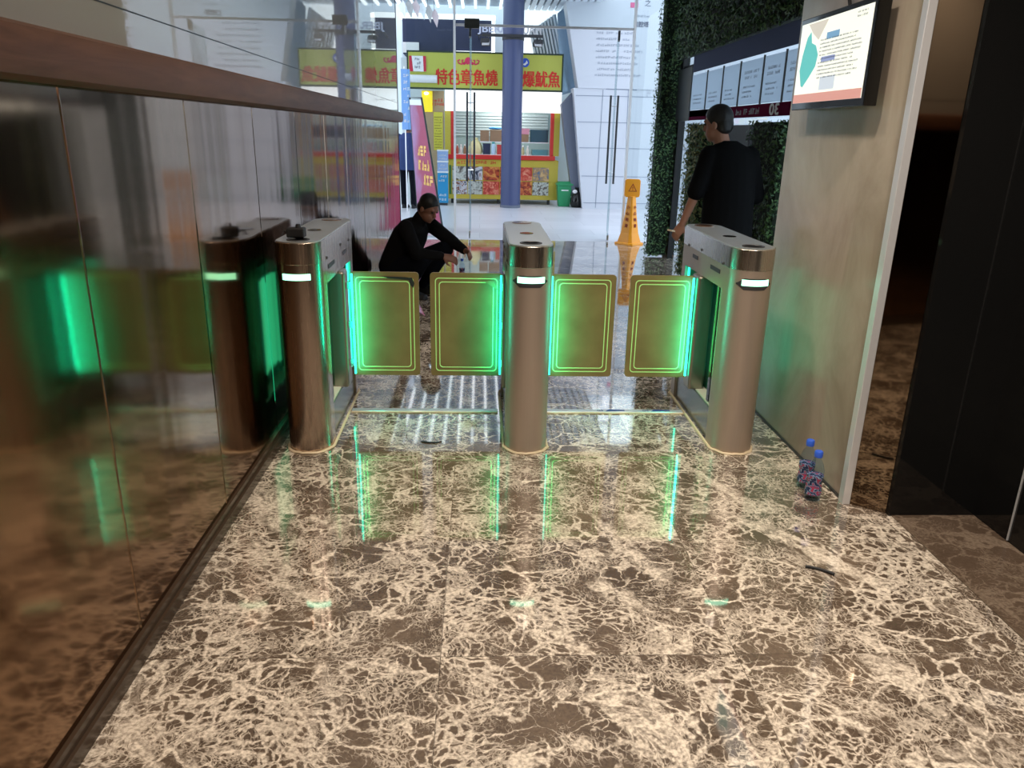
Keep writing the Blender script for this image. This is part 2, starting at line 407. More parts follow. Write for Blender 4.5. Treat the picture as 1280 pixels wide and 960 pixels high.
# ------------------------------------------------------------------ the setting
LX = -0.994
struct('floor', MB().box(-1.05, 2.6, -2.6, 11.2, -0.10, 0.0), M_floor)
struct('pavement', MB().box(-14, 14, 11.2, 34, -0.10, 0.0).box(2.6, 14, -2.6, 11.2, -0.10, 0.0).box(-14, -1.05, 9.8, 11.2, -0.10, 0.0), M_paving)
struct('wall_left', MB().box(LX - 0.16, LX, -2.6, 9.8, 0.0, 1.60), M_mirlow)
struct('wall_left_upper', MB().box(LX - 0.16, LX, -2.6, 9.8, 1.60, CEIL), M_mirup)
# panel joints of the left wall
for k, y in enumerate((1.96, 2.76, 3.56, 4.36, 5.16, 5.96, 6.76, 7.56, 8.36, 9.16)):
    struct('trim_%d' % (k + 10), MB().prism([(LX, y - .006, .07), (LX + .0015, y, .07), (LX, y + .006, .07)], (0, 0, 1.52)), M_mirlow)
struct('trim_2', MB().box(LX, LX + .0015, -2.6, 9.8, 1.80, 1.803), M_rubber)
struct('trim_3', MB().box(LX - .165, LX + .004, 9.795, 9.815, 0, CEIL), M_rubber)
mb = MB()
prof = [(0, 1.583), (.035, 1.580), (.055, 1.592), (.062, 1.62), (.062, 1.66), (.055, 1.688), (.035, 1.698), (0, 1.700)]
mb.prism([(LX + x, -2.6, z) for x, z in prof], (0, 12.42, 0))
struct('trim_1', mb, M_rail, smooth=True)
struct('baseboard_left', MB().box(LX, LX + .022, -2.6, 9.8, 0, .045).box(LX, LX + .012, -2.6, 9.8, .045, .075), mat('dark brown skirting', (0.045, 0.028, 0.018), 0.2))
struct('ceiling', MB().box(-1.2, 2.62, -2.6, 11.3, CEIL, CEIL + .15), M_ceil)
struct('wall_back', MB().box(-1.2, 2.62, -2.75, -2.6, 0, CEIL), M_darkpaint)
# right hand stone pier, mirrored splay, alcove with black doors
mb = MB(); mb.prism([(1.59, 2.94, 0), (1.59, 4.10, 0), (2.60, 4.10, 0), (2.60, 2.87, 0), (1.73, 2.87, 0)], (0, 0, CEIL))
struct('wall_right', mb, M_wallstone)
struct('baseboard_right', MB().box(1.583, 1.59, 2.95, 4.10, 0, .012), M_rubber)
struct('trim_4', MB().box(1.572, 1.606, 2.905, 2.945, 0, CEIL), M_alu, bevel=.002)
mb = MB(); mb.prism([(1.607, 2.91, 0), (1.607, 2.93, 0), (1.735, 2.865, 0), (1.735, 2.83, 0), (1.722, 2.825, 0)], (0, 0, CEIL))
struct('wall_right_mirror', mb, M_darkglass)
struct('wall_right_alcove', MB().box(1.724, 2.09, 2.80, 2.868, 0, CEIL), M_black)
d = tag(MB().box(2.09, 2.12, 1.42, 2.80, 0.005, 2.25).build('door_1', M_black), kind='structure')
MB().box(2.084, 2.09, 2.58, 2.584, 0.01, 2.24).build('door_edge', M_alu, d)
d = tag(MB().box(2.09, 2.12, -2.6, 1.41, 0.005, 2.25).build('door_2', M_black), kind='structure')
struct('wall_right_soffit', MB().box(1.74, 2.6, -2.6, 2.80, 2.25, CEIL), M_blackmat)
struct('wall_right_door', MB().box(2.12, 2.6, -2.6, 2.868, 0, 2.25), M_blackmat)
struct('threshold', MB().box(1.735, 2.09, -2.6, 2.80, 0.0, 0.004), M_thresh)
# side glazing beyond the pier
w = struct('window_1', MB().box(2.44, 2.452, 4.12, 10.1, 1.64, CEIL), M_glass)
struct('window_2', MB().box(2.44, 2.452, 4.12, 10.1, 0.0, 1.64), M_glass)
struct('trim_5', MB().box(2.425, 2.47, 4.12, 10.1, 2.245, 2.275), M_blackmat)
struct('trim_6', MB().box(2.41, 2.49, 9.72, 10.02, 0, CEIL), M_blackmat)
# entrance glazing line
GY = 11.2
struct('window_3', MB().box(-1.00, -0.37, GY, GY + .012, 0.02, CEIL), M_glass)
struct('window_4', MB().box(-0.34, 2.06, GY, GY + .012, 2.86, CEIL), M_glass)
struct('window_5', MB().box(2.09, 2.60, GY, GY + .012, 0.02, CEIL), M_glass)
struct('trim_7', MB().box(-0.37, -0.34, GY - .03, GY + .04, 0, CEIL), M_white)  # both chrome jambs: white colour stands in for their bright reflections
struct('trim_8', MB().box(2.06, 2.09, GY - .03, GY + .04, 0, CEIL), M_white)
struct('trim_9', MB().box(-0.34, 2.06, GY - .01, GY + .02, 2.83, 2.86), M_alu)
struct('facade_head', MB().box(-14, -1.0, 9.8, 10.0, CEIL, 6.2).box(-1.2, 2.62, 11.2, 11.3, CEIL + .15, 6.2), M_white)

def glass_leaf(name, label, xa, xb, ya, yb):
    """a leaf standing open: from the hinge (xa,ya) to the free edge (xb,yb)"""
    t = tag(None or bpy.data.objects.new(name, None), label, 'glass door'); COL.objects.link(t); t['kind'] = 'structure'
    t.location = (xa, ya, 0)
    a = Vector((xa, ya, 0)); b = Vector((xb, yb, 0)); d = (b - a).normalized(); n = Vector((d.y, -d.x, 0)); rot = Matrix((d, n, Vector((0, 0, 1)))).transposed(); Lh = (b - a).length
    mid = (a + b) / 2
    MB().obox(mid + Vector((0, 0, 1.42)), (Lh, .012, 2.80), rot).build('glass_pane', M_glass, t)
    MB().obox(b + d * .003 + Vector((0, 0, 1.42)), (.008, .014, 2.80), rot).build('glass_edge', M_glassedge, t)
    MB().obox(a + d * .11 + Vector((0, 0, 2.77)), (.20, .03, .12), rot).build('top_hinge', M_rubber, t, bevel=.004)
    MB().obox(a + d * .11 + Vector((0, 0, .05)), (.20, .03, .08), rot).build('floor_hinge', M_chrome, t, bevel=.004)
    for sgn in (-1, 1):
        p = a + d * (Lh - .10) + n * (sgn * .055)
        h = MB().cyl(p + Vector((0, 0, .76)), p + Vector((0, 0, 2.05)), .016).build('pull_handle', M_rubber, t, smooth=True)
        k = MB()
        for z in (.93, 1.90): k.cyl(p + Vector((0, 0, z)), p - n * (sgn * .055) + Vector((0, 0, z)), .008, n=10)
        k.build('handle_bracket', M_chrome, h)
    return t
d1 = glass_leaf('door_3', 'glass door leaf on the left, standing open, with long black pull handles', -0.147, -0.145, GY + .03, 12.30)
d2 = glass_leaf('door_4', 'glass door leaf on the right, standing open, with long black pull handles', 1.875, 2.035, GY + .03, 12.30)

# recessed ceiling lamps, the last two added for a brighter hall floor
for i, (x, y, e, a) in enumerate(SPOTS):
    t = thing('ceiling_lamp', ['recessed ceiling lamp over the open floor in front of the turnstiles', 'recessed ceiling lamp nearest the black doors', 'recessed ceiling lamp nearest the brown glossy wall', 'recessed ceiling lamp just in front of the middle turnstile', 'added ceiling lamp right above the turnstile row, brightening the lanes', 'added ceiling lamp just beyond the turnstiles, brightening the hall floor towards the entrance'][i], 'ceiling lamp', (x, y, CEIL), 'recessed ceiling lamps')
    mb = MB(); ro = []
    mb.loft([mb.ring((x, y, CEIL), (1, 0, 0), (0, 1, 0), r, None, 24) for r in (.06, .06)], cap=False)
    mb.lathe((x, y, CEIL), [(.075, 0), (.075, -.008), (.062, -.012), (.062, 0)]).build('rim', M_alu, t, smooth=True)

# ------------------------------------------------------------------ turnstiles
YF, YB, TR = 3.44, 4.46, 0.104
def arc_strip(xc, r, a0, a1, z0, z1, t, n=16, taper=0.0):
    mb = MB(); rings = []
    for i in range(n + 1):
        f = i / n; a = R(-90 + a0 + (a1 - a0) * f); e = 1.0
        if taper: e = max(0.12, min(1.0, min(f, 1 - f) / taper))
        zc = (z0 + z1) / 2; h = (z1 - z0) / 2 * e
        c, s = cos(a), sin(a); ro = r + t; yc = YF + TR
        rings.append([(xc + r * c, yc + r * s, zc - h), (xc + ro * c, yc + ro * s, zc - h), (xc + ro * c, yc + ro * s, zc + h), (xc + r * c, yc + r * s, zc + h)])
    return mb.loft(rings)
def rrect(x0, x1, z0, z1, r, n=6):
    p = []
    for cx, cz, a0 in ((x1 - r, z0 + r, -90), (x1 - r, z1 - r, 0), (x0 + r, z1 - r, 90), (x0 + r, z0 + r, 180)):
        for i in range(n + 1):
            a = R(a0 + 90 * i / n); p.append((cx + r * cos(a), cz + r * sin(a)))
    return p
GATE_Y = 3.99
def gate(t, x0, x1, hinge, torn=None):
    """a flap: film covered acrylic between x0 and x1, hinge is the x of its post side"""
    z0, z1, th = .228, .792, .012
    o = rrect(x0, x1, z0, z1, .018)
    g = MB().prism([(x, GATE_Y - th / 2, z) for x, z in o], (0, th, 0)).build('gate_panel', M_panel, t, smooth=True)
    for ins in (.026, .046):
        a = rrect(x0 + ins, x1 - ins, z0 + ins, z1 - ins, .02); b = rrect(x0 + ins + .0045, x1 - ins - .0045, z0 + ins + .0045, z1 - ins - .0045, .017)
        for yy in (GATE_Y - th / 2 - .0012, GATE_Y + th / 2):
            mb = MB(); n = len(a); rings = [[Vector((x, yy, z)) for x, z in a], [Vector((x, yy, z)) for x, z in b], [Vector((x, yy + .0012, z)) for x, z in b], [Vector((x, yy + .0012, z)) for x, z in a]]
            rings.append(rings[0]); mb.loft(rings, cap=False); bmesh.ops.remove_doubles(mb.bm, verts=mb.bm.verts, dist=1e-5)
            mb.build('glow_line', M_groove, g)
    s = 1 if hinge < (x0 + x1) / 2 else -1
    e = x0 if s > 0 else x1
    # led bar along the hinge edge and its clamp
    MB().box(min(e + s * .004, e + s * .013), max(e + s * .004, e + s * .013), GATE_Y - .017, GATE_Y - .0065, z0 + .01, z1 - .01).build('led_strip', M_led, g)
    for z in (.30, .51, .72): MB().box(min(e - s * .03, e + s * .003), max(e - s * .03, e + s * .003), GATE_Y - .012, GATE_Y + .012, z - .02, z + .02).build('hinge', M_chrome, g, bevel=.002)
    # the strip shines across the film
    L = lamp('gate_led_light', 'AREA', (e + s * .016 - t.location.x, GATE_Y - .055 - t.location.y, .51 - t.location.z), 1.6, (0.0, 1.0, 0.62), .03, None, size_y=.50)
    L.parent = t; L.rotation_euler = Vector((s * 1.0, .16, 0)).to_track_quat('-Z', 'Y').to_euler()
    if abs(L.matrix_basis.to_3x3() @ Vector((0, 1, 0)) @ Vector((0, 0, 1))) < .5: L.data.size, L.data.size_y = .50, .03
    return g
def turnstile(xc, label, post_mat, cap_mat, sides):
    t = thing('turnstile', label, 'turnstile', (xc, (YF + YB) / 2, 0), 'row of three turnstiles')
    h = MB()
    n = 20; yb = YF + TR
    front = [(xc + TR * cos(pi + pi * i / n), yb + TR * sin(pi + pi * i / n), 0) for i in range(n + 1)]
    front = front + [(xc + TR, 3.615, 0), (xc - TR, 3.615, 0)]
    h.prism(front, (0, 0, .80)).build('front_post', post_mat, t, smooth=True)
    yr = YB - TR
    rear = [(xc + TR * cos(pi * i / n), yr + TR * sin(pi * i / n), 0) for i in range(n + 1)] + [(xc - TR, 4.30, 0), (xc + TR, 4.30, 0)]
    MB().prism(rear, (0, 0, .80)).build('rear_post', post_mat, t, smooth=True)
    br = MB().prism(stadium(xc, YF, YB, TR, .80), (0, 0, .112)).build('upper_housing', post_mat, t, smooth=True)
    MB().prism(stadium(xc, YF - .0015, YB + .0015, TR + .0015, .912), (0, 0, .098)).build('cap_band', cap_mat, t, smooth=True, bevel=.002)
    lid = MB().prism(stadium(xc, YF + .004, YB - .004, TR - .004, 1.01), (0, 0, .004)).build('lid', M_lid, t, smooth=True)
    mb = MB(); mb.lathe((xc, 3.535, 1.014), [(.052, 0), (.052, .003), (.043, .004), (.041, .001), (.04, .0)], 32).build('card_reader', M_rubber, lid, smooth=True)
    mb = MB(); mb.lathe((xc, 4.36, 1.014), [(.055, 0), (.055, .003), (.048, .004), (.0, .004)], 32).build('rear_card_reader', mat('reader bronze', (0.25, 0.15, 0.10), 0.2, 0.8), lid, smooth=True)
    MB().prism(stadium(xc, 3.86, 3.93, .034, 1.014), (0, 0, .002)).build('reader_window', M_black, lid)
    # front indicator light
    if post_mat is not M_copper:
        arc_strip(xc, TR, -52, 46, .824, .878, .0015, 18, .22).build('light_bezel', M_rubber, t)
    arc_strip(xc, TR + .001, -36, 36, .844, .872, .002).build('indicator_light', M_ind, t)
    # plinth, core and green acrylic sides of the open middle
    MB().box(xc - .092, xc + .092, 3.615, 4.30, 0, .172).build('plinth', M_plinth, t, bevel=.003)
    MB().box(xc - .085, xc + .085, 3.62, 4.295, .172, .178).build('plinth_top', M_plinthtop, t)
    MB().box(xc - .028, xc + .028, 3.62, 4.295, .178, .80).build('core_panel', M_greenacr, t)
    for s in (-1, 1):
        for yy in (3.632, 4.27):
            MB().box(xc + s * .088 - .004, xc + s * .088 + .004, yy - .008, yy + .008, .19, .79).build('led_strip', M_led, t)
        MB().box(xc + s * .075 - .004, xc + s * .075 + .004, 3.66, 3.70, .18, .80).build('inner_rail', M_steel, t)
        MB().box(xc + s * .075 - .005, xc + s * .075 + .005, 3.715, 3.75, .18, .80).build('sensor_column', M_black, t)
        for ya, yb2, zz in ((3.66, 3.82, .872), (4.06, 4.16, .875)):
            MB().box(xc + s * (TR + .001) - .0015, xc + s * (TR + .001) + .0015, ya, yb2, zz - .010, zz + .010).build('sensor_slot', M_rubber, t)
        for ya, zz in ((3.625, .92), (4.0, .93), (4.25, .92)):
            MB().cyl((xc + s * TR, ya, zz), (xc + s * (TR + .006), ya, zz), .007, n=12).build('screw', M_rubber, t)
    for s in sides:
        px = xc + s * (.070 if len(sides) == 2 else .085)
        MB().box(px - .043, px + .043, GATE_Y - .06, GATE_Y + .06, .172, .80).build('swing_post', M_post, t, bevel=.012)
    # bead of sealant around the foot
    bp = []
    for i, p in enumerate(stadium(xc, YF - .006, YB + .006, TR + .006, .003, 16)):
        bp.append(p + Vector((rng.uniform(-.004, .004), rng.uniform(-.004, .004), 0)))
    bp.append(bp[0]); MB().tube(bp, .0075, 6).build('sealant_bead', M_bead, t, smooth=True)
    return t
tL = turnstile(-0.825, 'copper toned steel turnstile beside the brown glossy wall, black box on its lid', M_copper, M_copper, [1])
tC = turnstile(0.237, 'middle steel turnstile standing alone between the two gate lanes', M_film, M_steel, [-1, 1])
tR = turnstile(1.278, 'steel turnstile beside the beige stone pier, under the screen', M_film, M_steel, [-1])
g1 = gate(tL, -0.675, -0.318, -0.72)
g2 = gate(tC, -0.259, 0.123, 0.13)
g3 = gate(tC, 0.377, 0.727, 0.34)
g4 = gate(tR, 0.804, 1.148, 1.17)
# torn film at the top of the first flap, lifted corner on the second
mb = MB(); yf = GATE_Y - .008
mb.prism([(-.52, yf, .770), (-.40, yf, .768), (-.352, yf, .765), (-.340, yf, .735), (-.347, yf, .710), (-.362, yf, .728), (-.368, yf, .752), (-.42, yf, .756), (-.47, yf, .760)], (0, -.001, 0))
o = mb.build('torn_film', mat('torn black film', (0.02, 0.02, 0.02), 0.4), g1); o['label'] = 'ragged dark tear in the protective film'
mb = MB(); mb.prism([(.02, yf, .752), (.075, yf, .752), (.098, yf, .705)], (0, -.002, 0))
o = mb.build('film_corner', mat('folded film', (0.22, 0.16, 0.06), 0.5), g2); o['label'] = 'folded over corner of the protective film'
# green light thrown on the pier and on the left wall from the open sides of the turnstiles
for t, s, e in ((tR, 1, 0.6), (tL, -1, 0.7), (tL, 1, .07), (tR, -1, .07), (tC, 1, .07), (tC, -1, .07)):
    L = lamp('turnstile_led_light', 'AREA', (s * .04, 0.0, .5), e, (0.05, 1.0, 0.45), .5, None, size_y=.5); L.parent = t
    L.rotation_euler = Vector((s, 0, 0)).to_track_quat('-Z', 'Y').to_euler()
# cable covers across both lanes
def cover(label, x0, x1, blue):
    t = thing('cable_cover', label, 'cable cover', ((x0 + x1) / 2, 4.04, 0), 'white cable covers across the lanes')
    MB().prism([(x0, 4.012, 0), (x0, 4.022, .008), (x0, 4.058, .008), (x0, 4.068, 0)], (x1 - x0, 0, 0)).build('cover_strip', M_alu, t)
    MB().tube([(x0 + i * (x1 - x0) / 10, 4.008 + rng.uniform(-.003, .003), .0035) for i in range(11)], .005, 6).build('sealant_bead', M_bead, t, smooth=True)
    if blue:
        for xx in (.72, .98):
            MB().prism([(xx, 4.026, .0082), (xx + .11, 4.034, .0082), (xx + .11, 4.048, .0082), (xx + .02, 4.056, .0082)], (0, 0, .001)).build('blue_print', mat('blue print', (0.03, 0.08, 0.28), 0.4), t)
            text('printed_mark', 'GS', mat('blue print', (0, 0, 0)), t, (xx - .03, 4.040, .0083), .035, .022, depth=.0006, axes=((1, 0, 0), (0, 1, 0)))
    return t
cover('white cable cover across the left lane, between copper and middle turnstiles', -0.705, .108, False)
cover('white cable cover with blue print across the right lane', .355, 1.160, True)

# small things on the lids and on the floor near by
t = thing('black_box', 'small black box with a knob lying on the copper turnstile lid', 'box', (-.845, 3.60, 1.018))
MB().box(-.885, -.805, 3.565, 3.625, 1.0185, 1.062).build('box_body', M_blackmat, t, bevel=.006)
MB().cyl((-.835, 3.595, 1.062), (-.835, 3.595, 1.078), .013, .010, 14).build('knob', M_blackmat, t, smooth=True)
MB().tube([(-.885, 3.60, 1.035), (-.905, 3.61, 1.045), (-.912, 3.60, 1.026)], .004).build('cord', M_blackmat, t)
tag(MB().tube([(1.205, 2.405, .006), (1.225, 2.398, .006), (1.25, 2.385, .006), (1.275, 2.366, .006), (1.288, 2.35, .006)], .0055, 10).build('cable_offcut', M_blackmat, smooth=True), 'short black piece of cable lying on the open marble floor', 'cable')
mb = MB(); mb.prism([(-.29, 3.585, 0), (-.26, 3.568, 0), (-.21, 3.566, 0), (-.185, 3.585, 0), (-.22, 3.578, 0), (-.25, 3.580, 0), (-.27, 3.592, 0)], (0, 0, .005))
tag(mb.build('plastic_scrap', M_blackmat), 'small black scrap of plastic on the floor between left and middle turnstiles', 'scrap')
def bottle(name, label, loc, s=1.0, group=None):
    t = thing(name, label, 'bottle', loc, group); x, y, z = loc
    H = .215 * s; r = .033 * s
    MB().lathe(loc, [(r * .8, 0), (r, .006 * s), (r, .05 * s), (r * .86, .075 * s), (r * .86, .085 * s), (r, .10 * s), (r, .135 * s), (r * .8, .160 * s), (r * .45, .182 * s), (r * .42, .195 * s)], 24).build('bottle_body', M_bottle, t, smooth=True)
    MB().lathe((x, y, .192 * s), [(r * .50, 0), (r * .52, .004 * s), (r * .52, .022 * s), (r * .44, .026 * s)], 20).build('cap', mat('blue cap', (0.03, 0.10, 0.55), 0.35), t, smooth=True)
    lb = MB().lathe((x, y, .028 * s), [(r * 1.015, 0), (r * 1.015, .022 * s), (r * .90, .045 * s), (r * .90, .058 * s), (r * 1.015, .072 * s), (r * 1.015, .085 * s)], 24).build('label_wrap', MATS.get('bottle wrap') or bottle_wrap(), t, smooth=True)
    return t
def bottle_wrap():
    mt, nt, b, N, L = nodes('bottle wrap'); tc = N.new('ShaderNodeTexCoord')
    w = N.new('ShaderNodeTexWave'); w.wave_type = 'BANDS'; w.bands_direction = 'DIAGONAL'; w.inputs['Scale'].default_value = 5; w.inputs['Distortion'].default_value = 9; w.inputs['Detail Scale'].default_value = 3
    L.new(n_map(N, L, tc.outputs['Object'], scale=(2.5, 2.5, 2.5)), w.inputs['Vector'])
    r = n_ramp(N, [(0.0, (0.012, 0.02, 0.07)), (.40, (0.05, 0.09, 0.20)), (.60, (0.50, 0.56, 0.66)), (.74, (0.03, 0.05, 0.14)), (.90, (0.06, 0.09, 0.2)), (.97, (0.40, 0.03, 0.07))]); L.new(w.outputs[0], r.inputs[0])
    L.new(r.outputs[0], b.inputs['Base Color']); b.inputs['Roughness'].default_value = .25; MATS['bottle wrap'] = mt; return mt
bottle('drink_bottle', 'blue capped drink bottle in front, standing on the marble by the pier corner', (1.462, 2.960, 0), 1.04)
bottle('drink_bottle', 'blue capped drink bottle partly hidden behind another bottle by the pier', (1.478, 3.085, 0), 1.04)
bottle('drink_bottle', 'small bottle standing on the floor beside the squatting man', (-.185, 8.15, 0), .95)

# wall screen on the pier
t = thing('wall_screen', 'flat screen on the beige pier showing a teal map and small text', 'screen', (1.59, 3.55, 1.83))
SX = 1.50
MB().box(SX, SX + .055, 3.13, 3.86, 1.625, 2.02).build('screen_frame', M_black, t, bevel=.004)
MB().box(SX + .055, 1.589, 3.28, 3.70, 1.70, 1.92).build('mounting_box', M_blackmat, t)
scr = MB().box(SX - .002, SX, 3.155, 3.842, 1.655, 1.997).build('display', mat('lit cream display', (0.5, 0.5, 0.45), 0.2, emit=(0.80, 0.82, 0.74), es=0.84), t)
def onscr(name, pts, col, es=.68, k=1):
    # pts in 0..1 of the display, u to the right as seen, v up
    P = [(SX - .002 - .0006 * k, 3.842 - u * .687, 1.655 + v * .342) for u, v in pts]
    return MB().prism(P, (-.0005, 0, 0)).build(name, mat('display ' + name, (0.1, 0.1, 0.1), 0.3, emit=col, es=es), scr)
onscr('map_area', [(.10, .22), (.05, .42), (.07, .60), (.12, .82), (.17, .88), (.20, .74), (.27, .70), (.32, .58), (.30, .44), (.22, .32), (.13, .20)], (0.07, 0.68, 0.62))
onscr('map_wedge', [(.12, .98), (.42, .98), (.30, .76), (.20, .86)], (0.86, 0.78, 0.64))
onscr('title_block', [(.42, .74), (.60, .74), (.60, .82), (.42, .82)], (0.16, 0.42, 0.68))
onscr('subtitle_block', [(.38, .48), (.58, .48), (.58, .54), (.38, .54)], (0.30, 0.38, 0.72))
onscr('bottom_band', [(0, 0), (1, 0), (1, .11), (0, .11)], (0.90, 0.36, 0.28))
onscr('pale_block', [(.40, .14), (.62, .14), (.62, .30), (.40, .30)], (0.80, 0.88, 0.96))
M_scrink = mat('display ink', (0.02, 0.02, 0.02), .4, emit=(0.16, 0.17, 0.2), es=.5)
scribble('small_print', M_scrink, scr, (SX - .0035, 3.842 - .63 * .687, 1.655 + .52 * .342), .40, .17, 11, '-X', 5, .2, .42, depth=.0004)
scribble('corner_mark', M_scrink, scr, (SX - .0035, 3.842 - .88 * .687, 1.655 + .93 * .342), .09, .03, 2, '-X', 8, .1, .5, depth=.0004)
MB().tube([(1.56, 3.50, 2.02), (1.55, 3.52, 2.10), (1.58, 3.50, 2.3), (1.585, 3.50, 2.6)], .008, 8).build('power_cord', M_blackmat, t, smooth=True)

# ------------------------------------------------------------------ hedges and posters of the side window
M_leaf = [mat('leaf dark', (0.030, 0.085, 0.030), .5), mat('leaf mid', (0.085, 0.17, 0.055), .5), mat('leaf olive', (0.27, 0.28, 0.10), .5)]
def hedge(label, x0, x1, y0, y1, z0, z1, count, seed, tones=(0, 1, 2), faces=('x', 'y'), group='leafy screens along the window', size=.04):
    g = random.Random(seed); t = thing('hedge_panel', label, 'hedge', ((x0 + x1) / 2, (y0 + y1) / 2, z0), group)
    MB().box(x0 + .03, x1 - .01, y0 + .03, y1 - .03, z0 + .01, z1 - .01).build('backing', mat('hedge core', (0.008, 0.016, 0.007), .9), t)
    for tone in tones:
        mb = MB()
        for i in range(count // len(tones)):
            z = g.uniform(z0, z1)
            ax = (x1 - x0) if 'y' in faces else 0; ay = (y1 - y0) if 'x' in faces else 0
            if g.random() < ay / (ax + ay): p = Vector((x0 + g.uniform(-.02, .05), g.uniform(y0, y1), z)); nn = Vector((-1, 0, 0))
            else: p = Vector((g.uniform(x0, x1), y0 + g.uniform(-.02, .05), z)); nn = Vector((0, -1, 0))
            nn = (nn + Vector((g.uniform(-.8, .8), g.uniform(-.8, .8), g.uniform(-.6, .9)))).normalized()
            u = nn.orthogonal().normalized(); u.rotate(Matrix.Rotation(g.uniform(0, 6.28), 3, nn)); v = nn.cross(u); s = size * g.uniform(.6, 1.25)
            mb.quad(p - u * s * .5, p + v * s * .22 + nn * s * .06, p + u * s * .5, p - v * s * .22 + nn * s * .06)
        mb.build('foliage', M_leaf[tone], t)
    return t
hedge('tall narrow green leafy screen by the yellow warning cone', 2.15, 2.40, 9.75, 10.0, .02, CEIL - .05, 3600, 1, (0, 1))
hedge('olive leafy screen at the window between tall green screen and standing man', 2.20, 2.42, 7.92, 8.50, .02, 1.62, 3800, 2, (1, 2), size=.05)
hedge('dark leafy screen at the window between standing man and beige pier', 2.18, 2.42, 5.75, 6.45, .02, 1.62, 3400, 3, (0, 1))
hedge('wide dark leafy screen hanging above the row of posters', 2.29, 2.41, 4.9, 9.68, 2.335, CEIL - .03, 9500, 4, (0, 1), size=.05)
tag(MB().box(2.36, 2.42, 6.95, 7.85, .01, 1.60).build('dark_board', M_blackmat, bevel=.004), 'black board at the window behind the standing man', 'board')
def paper(name, col, tr=.6):
    mt = bpy.data.materials.new(name); mt.use_nodes = True; nt = mt.node_tree; N = nt.nodes; L = nt.links; N.clear()
    o = N.new('ShaderNodeOutputMaterial'); a = N.new('ShaderNodeBsdfDiffuse'); b = N.new('ShaderNodeBsdfTranslucent'); mx = N.new('ShaderNodeMixShader'); mx.inputs[0].default_value = tr
    a.inputs[0].default_value = (*col, 1); b.inputs[0].default_value = (*col, 1); L.new(a.outputs[0], mx.inputs[1]); L.new(b.outputs[0], mx.inputs[2]); L.new(mx.outputs[0], o.inputs[0]); return mt
M_paper = paper('thin window paper', (0.60, 0.65, 0.71), .7); M_burg = paper('burgundy window film', (0.16, 0.03, 0.07))
PX = 2.36
edges = [9.06, 8.45, 7.90, 7.38, 6.78, 6.29, 5.80, 5.30]
names = ['farthest of the backlit window posters, next to the blank black board', 'second farthest backlit poster in the window row', 'third farthest backlit poster in the window row', 'backlit poster straight above the standing man\'s head', 'backlit poster just right of the standing man\'s head', 'backlit poster above the mirrored number', 'backlit poster nearest the wall screen']
for i in range(7):
    y1, y0 = edges[i] - .018, edges[i + 1] + .018
    t = thing('window_poster', names[i], 'poster', (PX, (y0 + y1) / 2, 1.95), 'backlit posters in the side window')
    MB().box(PX, PX + .004, y0, y1, 1.772, 2.135).build('sheet', M_paper, t)
    MB().box(PX - .004, PX + .008, y0 - .018, y0, 1.76, 2.15).build('frame_bar', M_blackmat, t)
    if i in (3, 4, 5, 6): scribble('heading_print', M_ink, t, (PX - .0005, (y0 + y1) / 2, 2.02), (y1 - y0) * .65, .09, 2, '-X', 40 + i, .15, .62, depth=.001)
    scribble('body_print', M_ink, t, (PX - .0005, (y0 + y1) / 2, 1.88), (y1 - y0) * .7, .12, 3, '-X', 60 + i, .4, .45, depth=.001)
tag(MB().box(PX, PX + .02, 9.10, 9.70, 1.66, 2.235).build('blank_board', mat('charcoal board', (0.02, 0.022, 0.024), .4), bevel=.003), 'blank charcoal board at the far end of the window posters', 'board')
t = thing('window_band', 'burgundy strip with mirrored number below the window posters', 'strip', (PX, 7.2, 1.71))
MB().box(PX, PX + .004, 5.3, 9.06, 1.662, 1.765).build('strip', M_burg, t)
text('mirrored_number', '30', M_white, t, (PX - .002, 6.42, 1.715), .20, .085, '-X', True, .02, .001)
scribble('mirrored_print', M_ink, t, (PX - .001, 7.1, 1.715), .6, .07, 1, '-X', 91, .1, .8, depth=.001)
MB().box(PX, PX + .004, 7.75, 9.06, 1.70, 1.765).build('white_patch', M_paper, t)
t = thing('window_top_strip', 'dark strip of film with ragged light gaps above the window posters', 'strip', (PX, 7.2, 2.19))
MB().box(PX, PX + .004, 5.3, 9.06, 2.165, 2.335).build('strip', paper('slate film', (0.16, 0.17, 0.22)), t)

# ------------------------------------------------------------------ warning cone
t = thing('warning_cone', 'orange square topped wet floor cone on the marble by the leafy screen', 'warning cone', (2.150, 11.0, 0))
x, y = 2.150, 11.0
def sq(z, h, rot=R(40)):
    out = []
    for q in range(4):
        for off in (-1, 1):
            a = rot + q * pi / 2 + off * R(36); out.append((x + h * 1.25 * cos(a) * .95, y + h * 1.25 * sin(a) * .95, z))
    return out
MB().loft([sq(0, .175), sq(.022, .170), sq(.03, .14), sq(.16, .105), sq(.40, .072), sq(.64, .050), sq(.67, .046)]).build('cone_body', M_orange, t, bevel=.003)
hd = MB().prism([(px + x - .0, y - .022, pz) for px, pz in rrect(-.108, .108, .655, .905, .035)], (0, .044, 0)).build('sign_head', M_orange, t, bevel=.006)
M_conered = mat('dark red print', (0.30, 0.03, 0.01), .5)
mb = MB(); o1 = [(0, .845), (-.062, .735), (.062, .735)]; i1 = [(0, .826), (-.046, .744), (.046, .744)]
for k in range(3):
    a, b = o1[k], o1[(k + 1) % 3]; c, d = i1[(k + 1) % 3], i1[k]
    mb.prism([(x + p, y - .0225, q) for p, q in (a, b, c, d)], (0, -.002, 0))
mb.prism([(x + p, y - .0225, q) for p, q in ((-.006, .80), (.006, .80), (.004, .772), (-.004, .772))], (0, -.002, 0)); mb.box(x - .005, x + .005, y - .0245, y - .0225, .752, .763)
mb.build('warning_triangle', M_conered, hd)
fa = R(40) - pi / 2 - pi / 4 + R(5)
